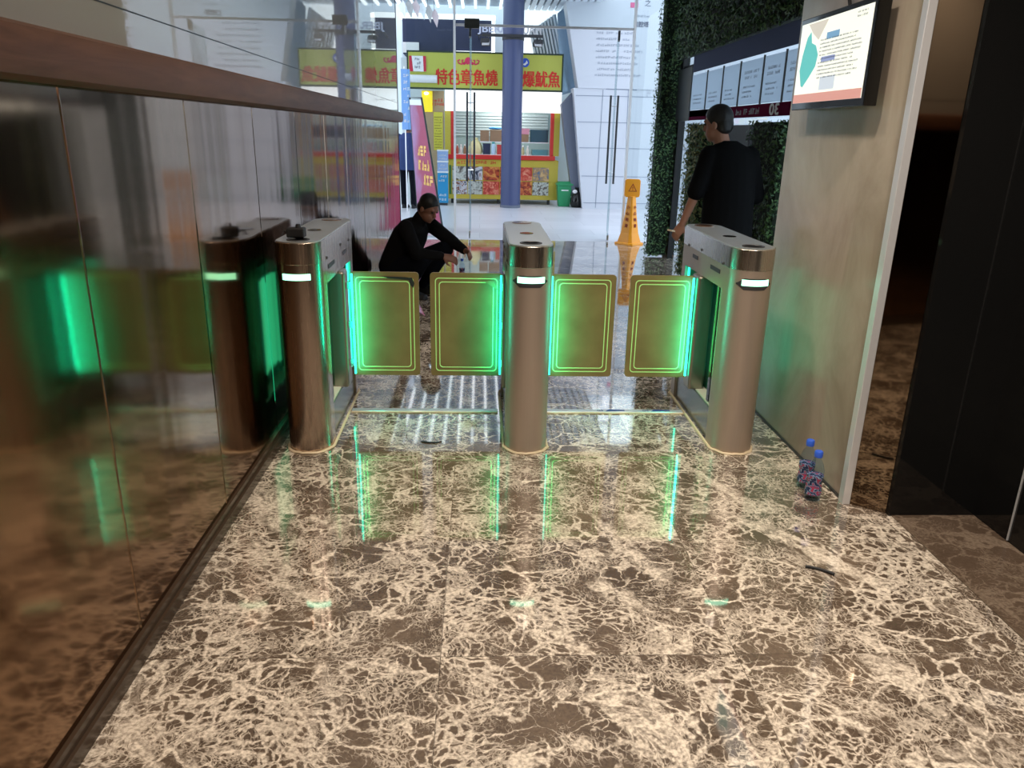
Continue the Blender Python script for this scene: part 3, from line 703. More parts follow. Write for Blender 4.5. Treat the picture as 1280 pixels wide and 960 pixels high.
for k, ch in enumerate('小心地滑'):
    z = .52 - k * .085; h = .055 + (.64 - z) * .085
    for face in (R(220), R(310)):
        dirv = Vector((cos(face), sin(face), 0)); up = (Vector((0, 0, 1)) - dirv * .14).normalized()
        right = up.cross(dirv).normalized() if False else Vector((-sin(face), cos(face), 0))
        c = Vector((x, y, z)) + dirv * (h * .985 + .004)
        text('cone_lettering', ch, M_conered, t, c, .05, None, bold=.02, depth=.002, axes=(right, up))

# ------------------------------------------------------------------ outdoors: food stall
SY = 17.0
t = thing('food_stall', 'yellow and red street food stall with lit window and food photos', 'food stall', (0.45, SY, 0))
ct = MB().box(-.75, 1.68, SY - .02, SY + .9, .10, .93).build('counter', M_yel, t, bevel=.01)
ft = MB()
for xx in (-.6, .4, 1.5): ft.cyl((xx, SY + .1, 0), (xx, SY + .1, .1), .03, n=12)
ft.build('feet', M_rubber, t)
MB().box(-.72, 1.60, SY - .06, SY + .02, .93, 1.02).build('red_ledge', M_red, t, bevel=.005)
for xa in (-.75, 1.56): MB().box(xa, xa + .125, SY, SY + .12, 1.02, 1.90).build('corner_post', M_yel, t)
for xa in (-.62, 1.49): MB().box(xa, xa + .07, SY - .01, SY + .1, 1.02, 1.90).build('window_jamb', M_red, t)
MB().box(-.75, 1.68, SY + .85, SY + .9, .93, 2.3).build('back_wall', mat('grey green shutter', (0.30, 0.40, 0.40), .5), t)
sh = MB()
for k in range(8): sh.box(-.6, 1.5, SY + .825, SY + .855, 1.40 + k * .06, 1.445 + k * .06)
sh.build('shutter_slats', mat('pale shutter', (0.45, 0.55, 0.56), .4), t)
MB().box(-.55, 1.49, SY + .03, SY + .8, 1.0, 1.03).build('shelf', M_white, t)
MB().box(-.75, 1.68, SY - .02, SY + .9, 2.30, 2.36).build('stall_roof', M_rubber, t)
lb = MB().box(-.74, 1.69, SY - .10, SY + .02, 1.89, 2.30).build('lit_awning', M_lightbox, t)
scribble('awning_print', mat('faint print', (0.55, 0.55, 0.55), .5), lb, (0.1, SY - .102, 2.08), .7, .10, 1, '-Y', 17, .5, .35)
scribble('counter_print', M_red, ct, (-.05, SY - .025, .87), .9, .09, 1, '-Y', 23, .15, .8)
def foodmat(k, pal):
    mt, nt, b, N, L = nodes('food photo %d' % k); geo = N.new('ShaderNodeNewGeometry')
    n = n_noise(N, 4.5 + .7 * k, 3, .5, 1.6); L.new(geo.outputs['Position'], n.inputs['Vector'])
    r = n_ramp(N, pal); L.new(n.outputs[0], r.inputs[0]); L.new(r.outputs[0], b.inputs['Base Color']); b.inputs['Roughness'].default_value = .3; return mt
PAL = [[(.32, (0.30, 0.32, 0.28)), (.48, (0.60, 0.62, 0.55)), (.6, (0.12, 0.10, 0.08))], [(.36, (0.02, 0.03, 0.06)), (.5, (0.70, 0.70, 0.72)), (.6, (0.22, 0.08, 0.05))],
       [(.3, (0.06, 0.01, 0.01)), (.48, (0.48, 0.07, 0.03)), (.66, (0.75, 0.34, 0.08))], [(.3, (0.35, 0.03, 0.02)), (.5, (0.62, 0.08, 0.05)), (.68, (0.80, 0.35, 0.22))],
       [(.34, (0.10, 0.16, 0.25)), (.5, (0.42, 0.26, 0.12)), (.64, (0.66, 0.44, 0.2))]]
px = [-.60, -.27, .06, .42, .80, 1.13, 1.49]
pn = ['noodles', 'dark sauce dish', 'red skewers', 'orange stew', 'red hot pot', 'fried snack']
k = 0
for row, (z0, z1) in enumerate(((.50, .78), (.20, .48))):
    for c in range(6):
        pal = PAL[[0, 1, 2, 2, 3, 4, 1, 0, 3, 3, 2, 0][k]]
        f = MB().box(px[c] + .008, px[c + 1] - .008, SY - .034, SY - .02, z0, z1).build('food_photo', foodmat(k, pal), ct); k += 1
sb = MB().box(-.66, -.62, SY - .03, SY - .02, .20, .80).build('green_print', mat('dark green print', (0.03, 0.16, 0.05), .5), ct)
# stall sign
t = thing('stall_sign', 'long yellow green stall sign with red characters and an octopus drawing', 'sign', (.1, SY - .25, 2.66))
Yc = SY - .30
MB().box(-1.47, 1.66, Yc, Yc + .16, 2.31, 3.00).build('sign_panel', M_signyel, t)
mb = MB(); mb.box(-1.49, 1.68, Yc - .01, Yc + .17, 2.985, 3.015); mb.box(-1.49, 1.68, Yc - .01, Yc + .17, 2.295, 2.325); mb.box(1.65, 1.68, Yc - .01, Yc + .17, 2.32, 2.99); mb.box(-1.49, -1.46, Yc - .01, Yc + .17, 2.32, 2.99)
mb.build('sign_frame', mat('dark green frame', (0.02, 0.04, 0.02), .5), t)
M_sred = mat('sign red', (0.58, 0.020, 0.012), .45, emit=(0.72, 0.03, 0.015), es=.05)
text('sign_lettering', '特色章魚燒', M_sred, t, (-.285, Yc - .001, 2.535), 1.25, .30, bold=.022)
text('sign_lettering', '爆魷魚', M_sred, t, (1.24, Yc - .001, 2.53), .76, .30, bold=.022)
mb = MB(); mb.ell((-.25, Yc - .004, 2.845), (.075, .008, .065))
for k in range(6):
    a = -1 + 2 * k / 5; pts = [(-.25 + a * .06, Yc - .005, 2.82), (-.25 + a * .14, Yc - .005, 2.775), (-.25 + a * .20, Yc - .005, 2.80), (-.25 + a * .215, Yc - .005, 2.845), (-.25 + a * .17, Yc - .005, 2.86)]
    mb.tube(pts, .014, 6)
mb.build('octopus_drawing', mat('crimson ink', (0.60, 0.03, 0.10), .5), t, smooth=True)
mb = MB(); mb.cyl((.90, Yc, 2.835), (.90, Yc - .012, 2.835), .085, n=28); bl = mb.build('round_emblem', mat('emblem blue', (0.03, 0.09, 0.50), .5), t)
MB().prism([(.84, Yc - .013, 2.80), (.90, Yc - .013, 2.78), (.955, Yc - .013, 2.83), (.93, Yc - .013, 2.88), (.90, Yc - .013, 2.83)], (0, -.003, 0)).build('emblem_swoosh', M_white, bl)
# red and white plaque, rolled white blind in front of the sign corner
t = thing('plaque', 'red and white striped plaque at the upper left of the yellow stall sign', 'sign', (-1.27, Yc - .03, 2.77))
MB().box(-1.44, -1.10, Yc - .035, Yc - .011, 2.62, 2.91).build('plaque_panel', M_white, t)
mb = MB(); mb.prism([(-1.44, Yc - .038, 2.62), (-1.36, Yc - .038, 2.62), (-1.39, Yc - .038, 2.91), (-1.44, Yc - .038, 2.91)], (0, .003, 0)); mb.prism([(-1.10, Yc - .038, 2.62), (-1.15, Yc - .038, 2.62), (-1.16, Yc - .038, 2.91), (-1.10, Yc - .038, 2.91)], (0, .003, 0))
mb.build('red_stripe', mat('plaque red', (0.55, 0.02, 0.05), .5), t)
scribble('plaque_mark', mat('plaque ink', (0.04, 0.05, 0.12), .5), t, (-1.26, Yc - .036, 2.78), .13, .22, 3, '-Y', 31, .2, .75)
t = thing('rolled_blind', 'white rolled blind fixed across the lower left of the yellow sign', 'blind', (-1.2, Yc - .1, 2.48))
MB().cyl((-1.46, Yc - .09, 2.48), (-.88, Yc - .09, 2.48), .075, n=24).build('roll', M_white, t, smooth=True)
MB().tube([(-1.46, Yc - .09, 2.52), (-1.53, Yc - .09, 2.46), (-1.54, Yc - .09, 2.34), (-1.48, Yc - .09, 2.27)], .022, 10).build('curved_bracket', M_white, t, smooth=True)
# things in the stall window
def tbox(name, label, x0, x1, z0, z1, m, y0=SY + .2, dy=.25, cat='box'):
    t = thing(name, label, cat, ((x0 + x1) / 2, y0, z0), 'goods in the stall window')
    MB().box(x0, x1, y0, y0 + dy, z0, z1).build('box_body', m, t, bevel=.006)
    MB().box(x0 - .004, x1 + .004, y0 - .003, y0 + dy + .003, z1 - .03, z1 + .003).build('lid_flap', m, t)
    return t
tag(MB().box(.0, 1.48, SY + .18, SY + .55, 1.275, 1.295).build('upper_shelf', M_white), 'white shelf board inside the lit stall window', 'shelf')
tbox('cardboard_box', 'brown cardboard box on the stall shelf with white lid edge', .0, .19, 1.297, 1.52, M_card)
tbox('cardboard_box', 'brown cardboard box under a blue bag in the stall window', .21, .46, 1.297, 1.53, M_card)
t = thing('blue_bag', 'bright blue plastic bag lying on a cardboard box in the stall', 'bag', (.32, SY + .3, 1.535))
MB().ell((.33, SY + .32, 1.564), (.15, .10, .028)).build('bag_body', mat('bright blue plastic', (0.02, 0.22, 0.55), .4), t, smooth=True)
tbox('cardboard_box', 'brown cardboard box right of the column in the stall window', .86, 1.04, 1.297, 1.45, M_card)
tbox('pink_box', 'pink box stacked on cardboard right of the column in the stall', .85, 1.05, 1.455, 1.57, mat('pink card', (0.65, 0.28, 0.36), .5))
tbox('storage_crate', 'dark teal crate with white sticker in the stall window', 1.08, 1.46, 1.297, 1.55, mat('dark teal plastic', (0.03, 0.08, 0.11), .5))
t = thing('yellow_sack', 'pale yellow sack slumped in the stall window', 'sack', (-.10, SY + .25, 1.03))
MB().lathe((-.10, SY + .25, 1.03), [(.13, 0), (.155, .05), (.145, .15), (.10, .24), (.05, .29), (.06, .32), (.02, .34)], 20).build('sack_body', mat('pale yellow cloth', (0.75, 0.68, 0.35), .7), t, smooth=True)
t = thing('spray_can', 'white and blue can standing low in the stall window', 'can', (.285, SY + .15, 1.03))
MB().lathe((.285, SY + .15, 1.03), [(.045, 0), (.048, .005), (.048, .19), (.035, .215), (.033, .22)], 18).build('can_body', mat('pale blue can', (0.45, 0.65, 0.80), .3), t, smooth=True)
MB().lathe((.285, SY + .15, 1.25), [(.033, 0), (.033, .03), (.026, .036)], 18).build('can_cap', mat('teal cap', (0.04, 0.30, 0.30), .4), t, smooth=True)
tbox('snack_packet', 'red and blue packet beside the pale can in the stall', .36, .50, 1.03, 1.23, mat('red packet', (0.50, 0.06, 0.05), .4), SY + .12, .1, 'packet')
tbox('navy_carton', 'navy carton between yellow sack and pale can in the stall', .06, .22, 1.03, 1.25, mat('navy carton', (0.02, 0.03, 0.07), .5), SY + .15, .15, 'carton')
tbox('teal_tray', 'teal tray with lid low at the right of the stall window', 1.12, 1.46, 1.03, 1.14, mat('teal tray', (0.10, 0.28, 0.30), .4), SY + .12, .3, 'tray')
for i, (xx, cc) in enumerate(((-.49, (0.45, 0.10, 0.06)), (-.41, (0.70, 0.66, 0.60)), (-.33, (0.30, 0.16, 0.08)), (.92, (0.45, 0.40, 0.20)), (1.02, (0.72, 0.70, 0.62)))):
    nm = ['red sauce bottle at the far left of the stall window', 'white sauce bottle between red and brown ones in the stall', 'brown sauce bottle left of the yellow sack in the stall', 'olive sauce bottle right of the column in the stall', 'white sauce bottle next to an olive one in the stall'][i]
    t = thing('sauce_bottle', nm, 'bottle', (xx, SY + .15, 1.03), 'sauce bottles in the stall window')
    MB().lathe((xx, SY + .15, 1.03), [(.03, 0), (.032, .006), (.032, .11), (.014, .15), (.013, .17)], 14).build('bottle_body', mat('sauce %d' % i, cc, .3), t, smooth=True)
    MB().lathe((xx, SY + .15, 1.20), [(.016, 0), (.016, .02), (.012, .025)], 12).build('cap', M_white, t, smooth=True)
lamp('stall_lamp', 'AREA', (.5, SY + .45, 2.28), 16, (1, .97, .9), .5, (.5, SY + .45, 0))
# menu board beside the stall
t = thing('menu_board', 'tall tan menu board with yellow price panel left of the stall', 'menu board', (-1.0, SY + .02, 0))
MB().box(-1.22, -.76, SY, SY + .06, .08, 2.28).build('board_panel', mat('tan board', (0.42, 0.30, 0.17), .5), t)
mb = MB(); mb.box(-1.16, -1.10, SY + .01, SY + .05, 0, .08); mb.box(-.88, -.82, SY + .01, SY + .05, 0, .08); mb.build('foot', M_rubber, t)
pp = MB().box(-.98, -.79, SY - .012, SY, 1.1, 1.86).build('price_panel', mat('price yellow', (0.66, 0.58, 0.06), .5), t)
scribble('price_print', mat('olive ink', (0.12, 0.10, 0.02), .5), pp, (-.885, SY - .013, 1.46), .15, .66, 12, '-Y', 51, .2, .5)
scribble('menu_heading', M_red, t, (-.9, SY - .002, 2.06), .24, .16, 2, '-Y', 52, .1, .8)
MB().box(-1.22, -1.0, SY - .05, SY - .002, 1.86, 2.27).build('yellow_light_box', mat('lit yellow', (0.8, 0.6, 0.02), .5, emit=(0.95, 0.72, 0.02), es=.55), t)
MB().ell((-1.12, SY - .07, 2.22), (.05, .03, .03)).build('bulb', mat('warm bulb', (1, 1, .8), .5, emit=(1, .9, .55), es=3), t, smooth=True)
# blue totem
t = thing('blue_totem', 'slim blue and white printed stand in front of the menu board', 'stand', (-.775, 16.5, 0))
MB().box(-.885, -.665, 16.5, 16.62, .05, .66).build('blue_base', mat('cyan blue print', (0.02, 0.28, 0.55), .4), t, bevel=.004)
MB().box(-.885, -.665, 16.5, 16.62, .66, 1.10).build('upper_box', mat('pale blue print', (0.30, 0.42, 0.68), .4), t, bevel=.004)
MB().box(-.89, -.66, 16.49, 16.63, .66, .69).box(-.89, -.66, 16.49, 16.63, .87, .90).box(-.89, -.66, 16.49, 16.63, 1.09, 1.12).build('white_edge', M_white, t)
MB().box(-.87, -.68, 16.5, 16.62, 0, .05).build('foot', M_rubber, t)
scribble('totem_print', M_white, t, (-.775, 16.498, .98), .15, .14, 2, '-Y', 61, .1, .5)
scribble('totem_print', M_white, t, (-.775, 16.498, .78), .15, .14, 2, '-Y', 62, .1, .5)
scribble('totem_print', M_white, t, (-.775, 16.498, .55), .17, .16, 2, '-Y', 63, .1, .6)
scribble('totem_print', M_white, t, (-.775, 16.498, .17), .15, .18, 2, '-Y', 64, .1, .6)
# column with lamps
cx, cy = .635, 16.30
t = thing('round_column', 'round blue grey column in front of the food stall', 'column', (cx, cy, 0))
MB().lathe((cx, cy, 0), [(.205, 0), (.205, 4.6)], 40).build('shaft', M_colblue, t, smooth=True)
MB().lathe((cx, cy, 0), [(.213, 0), (.213, .05), (.207, .055)], 40).build('base_ring', M_greyclad, t, smooth=True)
MB().lathe((cx, cy, 0), [(.207, 3.20), (.216, 3.202), (.216, 3.26), (.207, 3.262)], 40).build('clamp_ring', M_rubber, t, smooth=True)
t = thing('lamp_bar', 'dark bar with two spotlights clamped across the blue grey column', 'spotlight bar', (cx, cy - .23, 3.25))
MB().box(.02, 1.20, cy - .26, cy - .22, 3.235, 3.285).build('bar', M_rubber, t)
for sx in (.09, 1.10):
    h = MB().obox((sx, cy - .30, 3.13), (.17, .14, .09), Euler((R(-25), 0, R(15 if sx > 1 else -15))).to_matrix()).build('spotlight', M_rubber, t, bevel=.012)
    MB().box(sx - .01, sx + .01, cy - .27, cy - .24, 3.16, 3.24).build('spotlight_bracket', M_rubber, h)
    MB().obox((sx, cy - .365, 3.10), (.14, .012, .07), Euler((R(-25), 0, R(15 if sx > 1 else -15))).to_matrix()).build('spotlight_lens', mat('lens', (.5, .5, .52), .1), h)
t = thing('letter_sign', 'pale metal letters behind the blue grey column top', 'letter sign', (.6, 16.75, 3.4))
text('letters', 'JBER/', mat('pale steel letters', (0.62, 0.66, 0.80), .4), t, (.20, 16.75, 3.43), .52, .17, bold=.02, depth=.03)
text('letters', 'UAM', M_white, t, (1.03, 16.75, 3.45), .36, .17, bold=.02, depth=.03)
MB().box(-.1, 1.25, 16.77, 16.79, 3.325, 3.345).build('letter_rail', M_rubber, t)
for xx in (-.05, .15): MB().box(xx, xx + .02, 16.785, 17.52, 3.325, 3.345).build('rail_bracket', M_rubber, t)
# bin, mop pole, bag
t = thing('wheelie_bin', 'green plastic bin beside the food stall', 'bin', (1.80, 16.75, 0))
b = MB().loft([[(1.68, 16.66, 0), (1.92, 16.66, 0), (1.92, 16.88, 0), (1.68, 16.88, 0)], [(1.64, 16.60, .44), (1.96, 16.60, .44), (1.96, 16.92, .44), (1.64, 16.92, .44)]]).build('bin_body', M_green, t, bevel=.012)
MB().box(1.625, 1.975, 16.585, 16.935, .44, .475).loft([[(1.63, 16.59, .475), (1.97, 16.59, .475), (1.97, 16.93, .475), (1.63, 16.93, .475)], [(1.67, 16.64, .515), (1.93, 16.64, .515), (1.93, 16.90, .515), (1.67, 16.90, .515)]]).build('bin_lid', M_green, t, bevel=.006)
MB().box(1.73, 1.88, 16.612, 16.622, .33, .385).build('white_sticker', M_white, t)
t = thing('mop', 'grey mop pole with white head leaning beside the green bin', 'mop', (1.75, 17.05, .0))
MB().tube([(1.99, 17.0, .5), (1.78, 17.05, 1.78)], .016, 8).build('pole', M_slat, t, smooth=True)
MB().tube([(1.99, 17.0, .52), (1.93, 17.02, .95), (1.87, 17.03, 1.25)], [.05, .045, .02], 10).build('mop_head', M_slat, t, smooth=True)
MB().tube([(1.99, 17.0, .5), (2.02, 17.0, .01)], .016, 8).build('pole_end', M_slat, t, smooth=True)
t = thing('black_bag', 'black bin bag on the ground between green bin and white facade', 'bag', (2.05, 16.5, 0))
MB().lathe((2.05, 16.55, 0), [(.10, 0), (.135, .06), (.13, .18), (.08, .30), (.03, .36), (.045, .41)], 18).build('bag_body', M_black, t, smooth=True)
MB().ell((2.0, 16.46, .33), (.05, .03, .04)).build('white_scrap', M_white, t, smooth=True)

# ------------------------------------------------------------------ outdoors: pink banner, passer-by, tables, left side
t = thing('pink_banner', 'tall pink banner stand with yellow lettering behind the squatting man', 'banner stand', (-.75, 11.9, 0))
q = [Vector(p) for p in ((-.98, 12.55, .03), (-.53, 11.42, .03), (-0.8696, 12.0489, 1.9505), (-1.09, 12.6, 1.97))]
nb = (q[1] - q[0]).cross(q[3] - q[0]).normalized(); nb = -nb if nb.x > 0 else nb
def bmix(u, v): return (q[0] * (1 - u) + q[1] * u) * (1 - v) + (q[3] * (1 - u) + q[2] * u) * v
def banner_mat():
    mt, nt, b, N, L = nodes('pink banner print'); geo = N.new('ShaderNodeNewGeometry')
    sp = N.new('ShaderNodeSeparateXYZ'); L.new(geo.outputs['Position'], sp.inputs[0])
    n = n_noise(N, 2.0, 4, .5, 1.0); L.new(geo.outputs['Position'], n.inputs['Vector'])
    f = n_math(N, L, 'ADD', n_math(N, L, 'MULTIPLY', sp.outputs[1], .55), n_math(N, L, 'MULTIPLY', n.outputs[0], .6))
    r = n_ramp(N, [(0.0, (0.34, 0.012, 0.07)), (.5, (0.34, 0.012, 0.07)), (.8, (0.36, 0.21, 0.42))])
    L.new(n_math(N, L, 'SUBTRACT', f, 6.50), r.inputs[0]); L.new(r.outputs[0], b.inputs['Base Color']); b.inputs['Roughness'].default_value = .45
    return mt
M_banner = banner_mat()
MB().prism([bmix(.02, .02), bmix(.98, .02), bmix(.98, .98), bmix(.02, .98)], nb * .01).build('banner_sheet', M_banner, t)
MB().tube([bmix(0, 0), bmix(0, 1), bmix(1, 1), bmix(1, 0)], .014, 8).build('banner_frame', M_rubber, t, smooth=True)
MB().prism([bmix(.03, .945), bmix(.97, .945), bmix(.97, .985), bmix(.03, .985)], nb * .013).build('white_header', M_white, t)
bx = (q[1] - q[0]).normalized(); by = (q[3] - q[0]).normalized(); M_byel = mat('banner yellow', (0.90, 0.50, 0.12), .5)
for k, (u, v, wd) in enumerate(((.56, .61, .42), (.56, .50, .50), (.58, .39, .55))):
    scribble('banner_lettering', M_byel, t, bmix(u, v) + nb * .0125, wd, .17, 1, seed=70 + k, ragged=.05, fill=.95, wt=.24, axes=(bx, (by - bx * by.dot(bx)).normalized()), depth=.002)
MB().box(-1.05, -.50, 11.35, 11.50, 0, .03).box(-1.1, -.9, 12.45, 12.65, 0, .03).build('foot', M_alu, t)

# people
def person_mesh(mb, name, material, parent, vox=.010, smooth=2):
    o = mb.build(name, material, parent)
    r = o.modifiers.new('remesh', 'REMESH'); r.mode = 'VOXEL'; r.voxel_size = vox; r.use_smooth_shade = True
    if smooth:
        s = o.modifiers.new('smooth', 'SMOOTH'); s.factor = .5; s.iterations = smooth
    return o
def frame_of(fwd, up=(0, 0, 1)):
    f = Vector(fwd).normalized(); u = Vector(up); u = (u - f * u.dot(f)).normalized(); r = f.cross(u)
    return f, r, u                       # facing, person's right, crown
def add_head(mb, c, f, r, u, s=1.0):
    c = Vector(c); rot = Matrix((r, f, u)).transposed()
    mb.ell(c + u * .025 * s - f * .012 * s, (.076 * s, .094 * s, .092 * s), rot)            # skull
    mb.ell(c - u * .055 * s + f * .026 * s, (.058 * s, .064 * s, .066 * s), rot)            # jaw
    mb.cap(c + u * .018 * s + f * .080 * s, c - u * .022 * s + f * .100 * s, .009 * s, .014 * s, 8)  # nose
    mb.cap(c - u * .058 * s + f * .083 * s - r * .018 * s, c - u * .058 * s + f * .083 * s + r * .018 * s, .009 * s, .009 * s, 8)  # lips
    mb.ell(c - u * .094 * s + f * .068 * s, (.022 * s, .018 * s, .018 * s), rot)            # chin
    for k in (-1, 1): mb.ell(c + r * (k * .078 * s) - u * .012 * s - f * .010 * s, (.010 * s, .020 * s, .032 * s), rot)  # ears
    mb.cap(c + u * .030 * s + f * .076 * s - r * .035 * s, c + u * .030 * s + f * .076 * s + r * .035 * s, .011 * s, .011 * s, 8)   # brow
def eyes(c, f, r, u, parent, s=1.0):
    c = Vector(c)
    for k in (-1, 1): MB().ell(c + r * (k * .031 * s) + u * .010 * s + f * .077 * s, (.011 * s, .011 * s, .009 * s), None, 10).build('eye', mat('eye', (.03, .025, .02), .2), parent, smooth=True)
def hair(c, f, r, u, parent, s=1.0, name='hair'):
    c = Vector(c); rot = Matrix((r, f, u)).transposed(); mb = MB()
    mb.ell(c + u * .036 * s - f * .018 * s, (.083 * s, .100 * s, .094 * s), rot); mb.ell(c - u * .01 * s - f * .05 * s, (.075 * s, .062 * s, .072 * s), rot)
    o = mb.build(name, M_hair, parent)
    # open at the face: cut what lies in front of the brow line
    bm = bmesh.new(); bm.from_mesh(o.data); top = parent
    while top.parent: top = top.parent
    cc = c - top.location
    geom = bm.verts[:] + bm.edges[:] + bm.faces[:]
    res = bmesh.ops.bisect_plane(bm, geom=geom, plane_co=cc + u * .055 * s + f * .055 * s, plane_no=(f * .8 - u * .6).normalized(), clear_outer=True)
    ed = [e for e in res['geom_cut'] if isinstance(e, bmesh.types.BMEdge)]
    bmesh.ops.holes_fill(bm, edges=ed)
    bm.to_mesh(o.data); bm.free()
    rm = o.modifiers.new('remesh', 'REMESH'); rm.mode = 'VOXEL'; rm.voxel_size = .008; rm.use_smooth_shade = True
    return o
def add_hand(mb, wrist, d, palm_n, side, s=1.0, curl=.35):
    """d: direction of the fingers, palm_n: where the palm faces, side: which way the thumb lies (+1/-1 along d x palm_n)"""
    w = Vector(wrist); d = Vector(d).normalized(); pn = Vector(palm_n); pn = (pn - d * pn.dot(d)).normalized(); a = d.cross(pn) * side
    L = .082 * s; hw = .036 * s
    ring = lambda t, wx, th: [w + d * t + a * (wx * cos(2 * pi * i / 12)) + pn * (th * sin(2 * pi * i / 12)) for i in range(12)]
    mb.loft([ring(-.015 * s, .026 * s, .020 * s), ring(.02 * s, .034 * s, .017 * s), ring(.055 * s, .041 * s, .016 * s), ring(L, .038 * s, .013 * s)])
    for k, (ln, off) in enumerate(((.072, .75), (.080, .26), (.075, -.25), (.058, -.74))):
        p = w + d * (L - .006 * s) + a * (hw * off); dd = d.copy(); rr = .0095 * s
        for seg in range(3):
            c_ = curl * (seg + .6); v = (dd * cos(c_) + pn * sin(c_)).normalized()
            e = p + v * (ln * s * (.42, .33, .25)[seg]); mb.cap(p, e, rr, rr * .92, 8); p = e; rr *= .92
    p = w + d * .018 * s + a * (hw * .8); v = (d * .62 + a * .62 + pn * .45).normalized(); e = p + v * .040 * s; mb.cap(p, e, .014 * s, .011 * s, 8)
    v2 = (d * .85 + a * .15 + pn * .5).normalized(); mb.cap(e, e + v2 * .030 * s, .011 * s, .009 * s, 8)
def oval(c, right, fwd, rx, ry, n=20):
    c = Vector(c); return [c + right * (rx * cos(2 * pi * i / n)) + fwd * (ry * sin(2 * pi * i / n)) for i in range(n)]
def shoe(mb, heel, d, s=1.0):
    h = Vector(heel); d = Vector(d).normalized(); r = d.cross(Vector((0, 0, 1)))
    def sec(t, w, z1, z0=0): return [h + d * t + r * (w * x) + Vector((0, 0, z)) for x, z in ((-1, z0), (1, z0), (1.02, z0 + .3 * (z1 - z0)), (.7, z1), (-.7, z1), (-1.02, z0 + .3 * (z1 - z0)))]
    mb.loft([sec(-.035, .028, .08), sec(0, .040, .095), sec(.07, .041, .10), sec(.13, .046, .07), sec(.19, .048, .055), sec(.235, .036, .045), sec(.255, .016, .03)])

# standing man, seen from behind, head turned left
t = thing('person', 'black haired man in black t-shirt and dark trousers standing behind the right turnstile', 'person', (1.86, 5.80, 0))
f, r, u = frame_of((-.18, 1, 0)); B = Vector((1.86, 5.80, 0))
hf, hr, hu = frame_of((-.75, .62, -.18), (-.08, .02, 1))
HC = Vector((1.735, 5.84, 1.585))
shL = Vector((1.675, 5.79, 1.375)); shR = Vector((2.025, 5.85, 1.370))
elL = Vector((1.598, 5.76, 1.085)); wrL = Vector((1.540, 5.83, .865)); elR = Vector((2.085, 5.87, 1.08)); wrR = Vector((2.00, 6.10, 1.02))
hipL = Vector((1.77, 5.78, .86)); hipR = Vector((1.95, 5.81, .86))
feet = (Vector((1.75, 5.78, .09)), Vector((1.98, 5.82, .09)))
kn = (Vector((1.755, 5.81, .48)), Vector((1.97, 5.85, .48)))
mb = MB(); add_head(mb, HC, hf, hr, hu, 1.02)
mb.cap(HC - Vector((0, 0, .05)) + Vector((.02, -.01, 0)), Vector((1.80, 5.80, 1.36)), .056, .066)
mb.loft([oval((1.86, 5.80, .84), r, f, .155, .105), oval((1.86, 5.80, 1.0), r, f, .150, .105), oval((1.855, 5.81, 1.2), r, f, .165, .112), oval((1.85, 5.82, 1.34), r, f, .165, .10), oval((1.84, 5.81, 1.42), r, f, .09, .07)])
for sh, el, wr in ((shL, elL, wrL), (shR, elR, wrR)):
    mb.cap(sh, el, .050, .038); mb.cap(el, wr, .039, .026)
for hp, k_, ft_ in ((hipL, kn[0], feet[0]), (hipR, kn[1], feet[1])):
    mb.cap(hp, k_, .080, .055); mb.cap(k_, ft_, .055, .036)
add_hand(mb, wrL + Vector((-.005, .003, -.012)), (-.35, .28, -.9), (.5, .75, 0), 1, 1.0, .45)
add_hand(mb, wrR + Vector((-.012, .015, -.004)), (-.7, .65, -.1), (-.2, -.3, -.9), -1, 1.0, .4)
body = person_mesh(mb, 'body', M_skin2, t, .0075, 1)
eyes(HC, hf, hr, hu, body, 1.02)
hair(HC, hf, hr, hu, body, 1.06)
mb = MB()
mb.loft([oval((1.875, 5.80, .76), r, f, .205, .145), oval((1.87, 5.80, .90), r, f, .202, .142), oval((1.865, 5.805, 1.06), r, f, .200, .140), oval((1.86, 5.815, 1.22), r, f, .200, .140), oval((1.852, 5.82, 1.34), r, f, .205, .122), oval((1.848, 5.815, 1.395), r, f, .185, .105), oval((1.835, 5.81, 1.432), r, f, .130, .085), oval((1.815, 5.81, 1.470), r, f, .070, .066)])
mb.cap(shL + Vector((.012, 0, -.012)), elL + (elL - shL).normalized() * -.02, .075, .066); mb.cap(shR + Vector((-.022, 0, -.014)), elR, .080, .072)
person_mesh(mb, 't_shirt', M_cloth, t, .010, 3)
mb = MB(); mb.loft([oval((1.86, 5.80, .76), r, f, .165, .115), oval((1.86, 5.80, .88), r, f, .165, .115), oval((1.86, 5.80, .98), r, f, .158, .112)])
for hp, k_, ft_ in ((hipL, kn[0], feet[0]), (hipR, kn[1], feet[1])):
    mb.cap(hp - Vector((0, 0, .04)), k_, .096, .075); mb.cap(k_, ft_ + Vector((0, 0, .0)), .075, .062)
person_mesh(mb, 'trousers', M_navycloth, t, .011, 2)
mb = MB(); shoe(mb, feet[0] - Vector((.0, .03, .09)), (-.3, 1, 0)); sl = mb.build('shoe', M_blackmat, t, bevel=.008)
mb = MB(); shoe(mb, feet[1] - Vector((.0, .03, .09)), (.1, 1, 0)); mb.build('shoe', M_blackmat, t, bevel=.008)
# the pale slip he holds
tag(MB().obox((1.492, 5.875, .800), (.10, .05, .012), Euler((0, R(12), R(30))).to_matrix()).build('paper_slip', mat('cream paper', (.80, .68, .48), .6), bevel=.002), 'pale slip held in the standing man\'s left hand', 'paper')

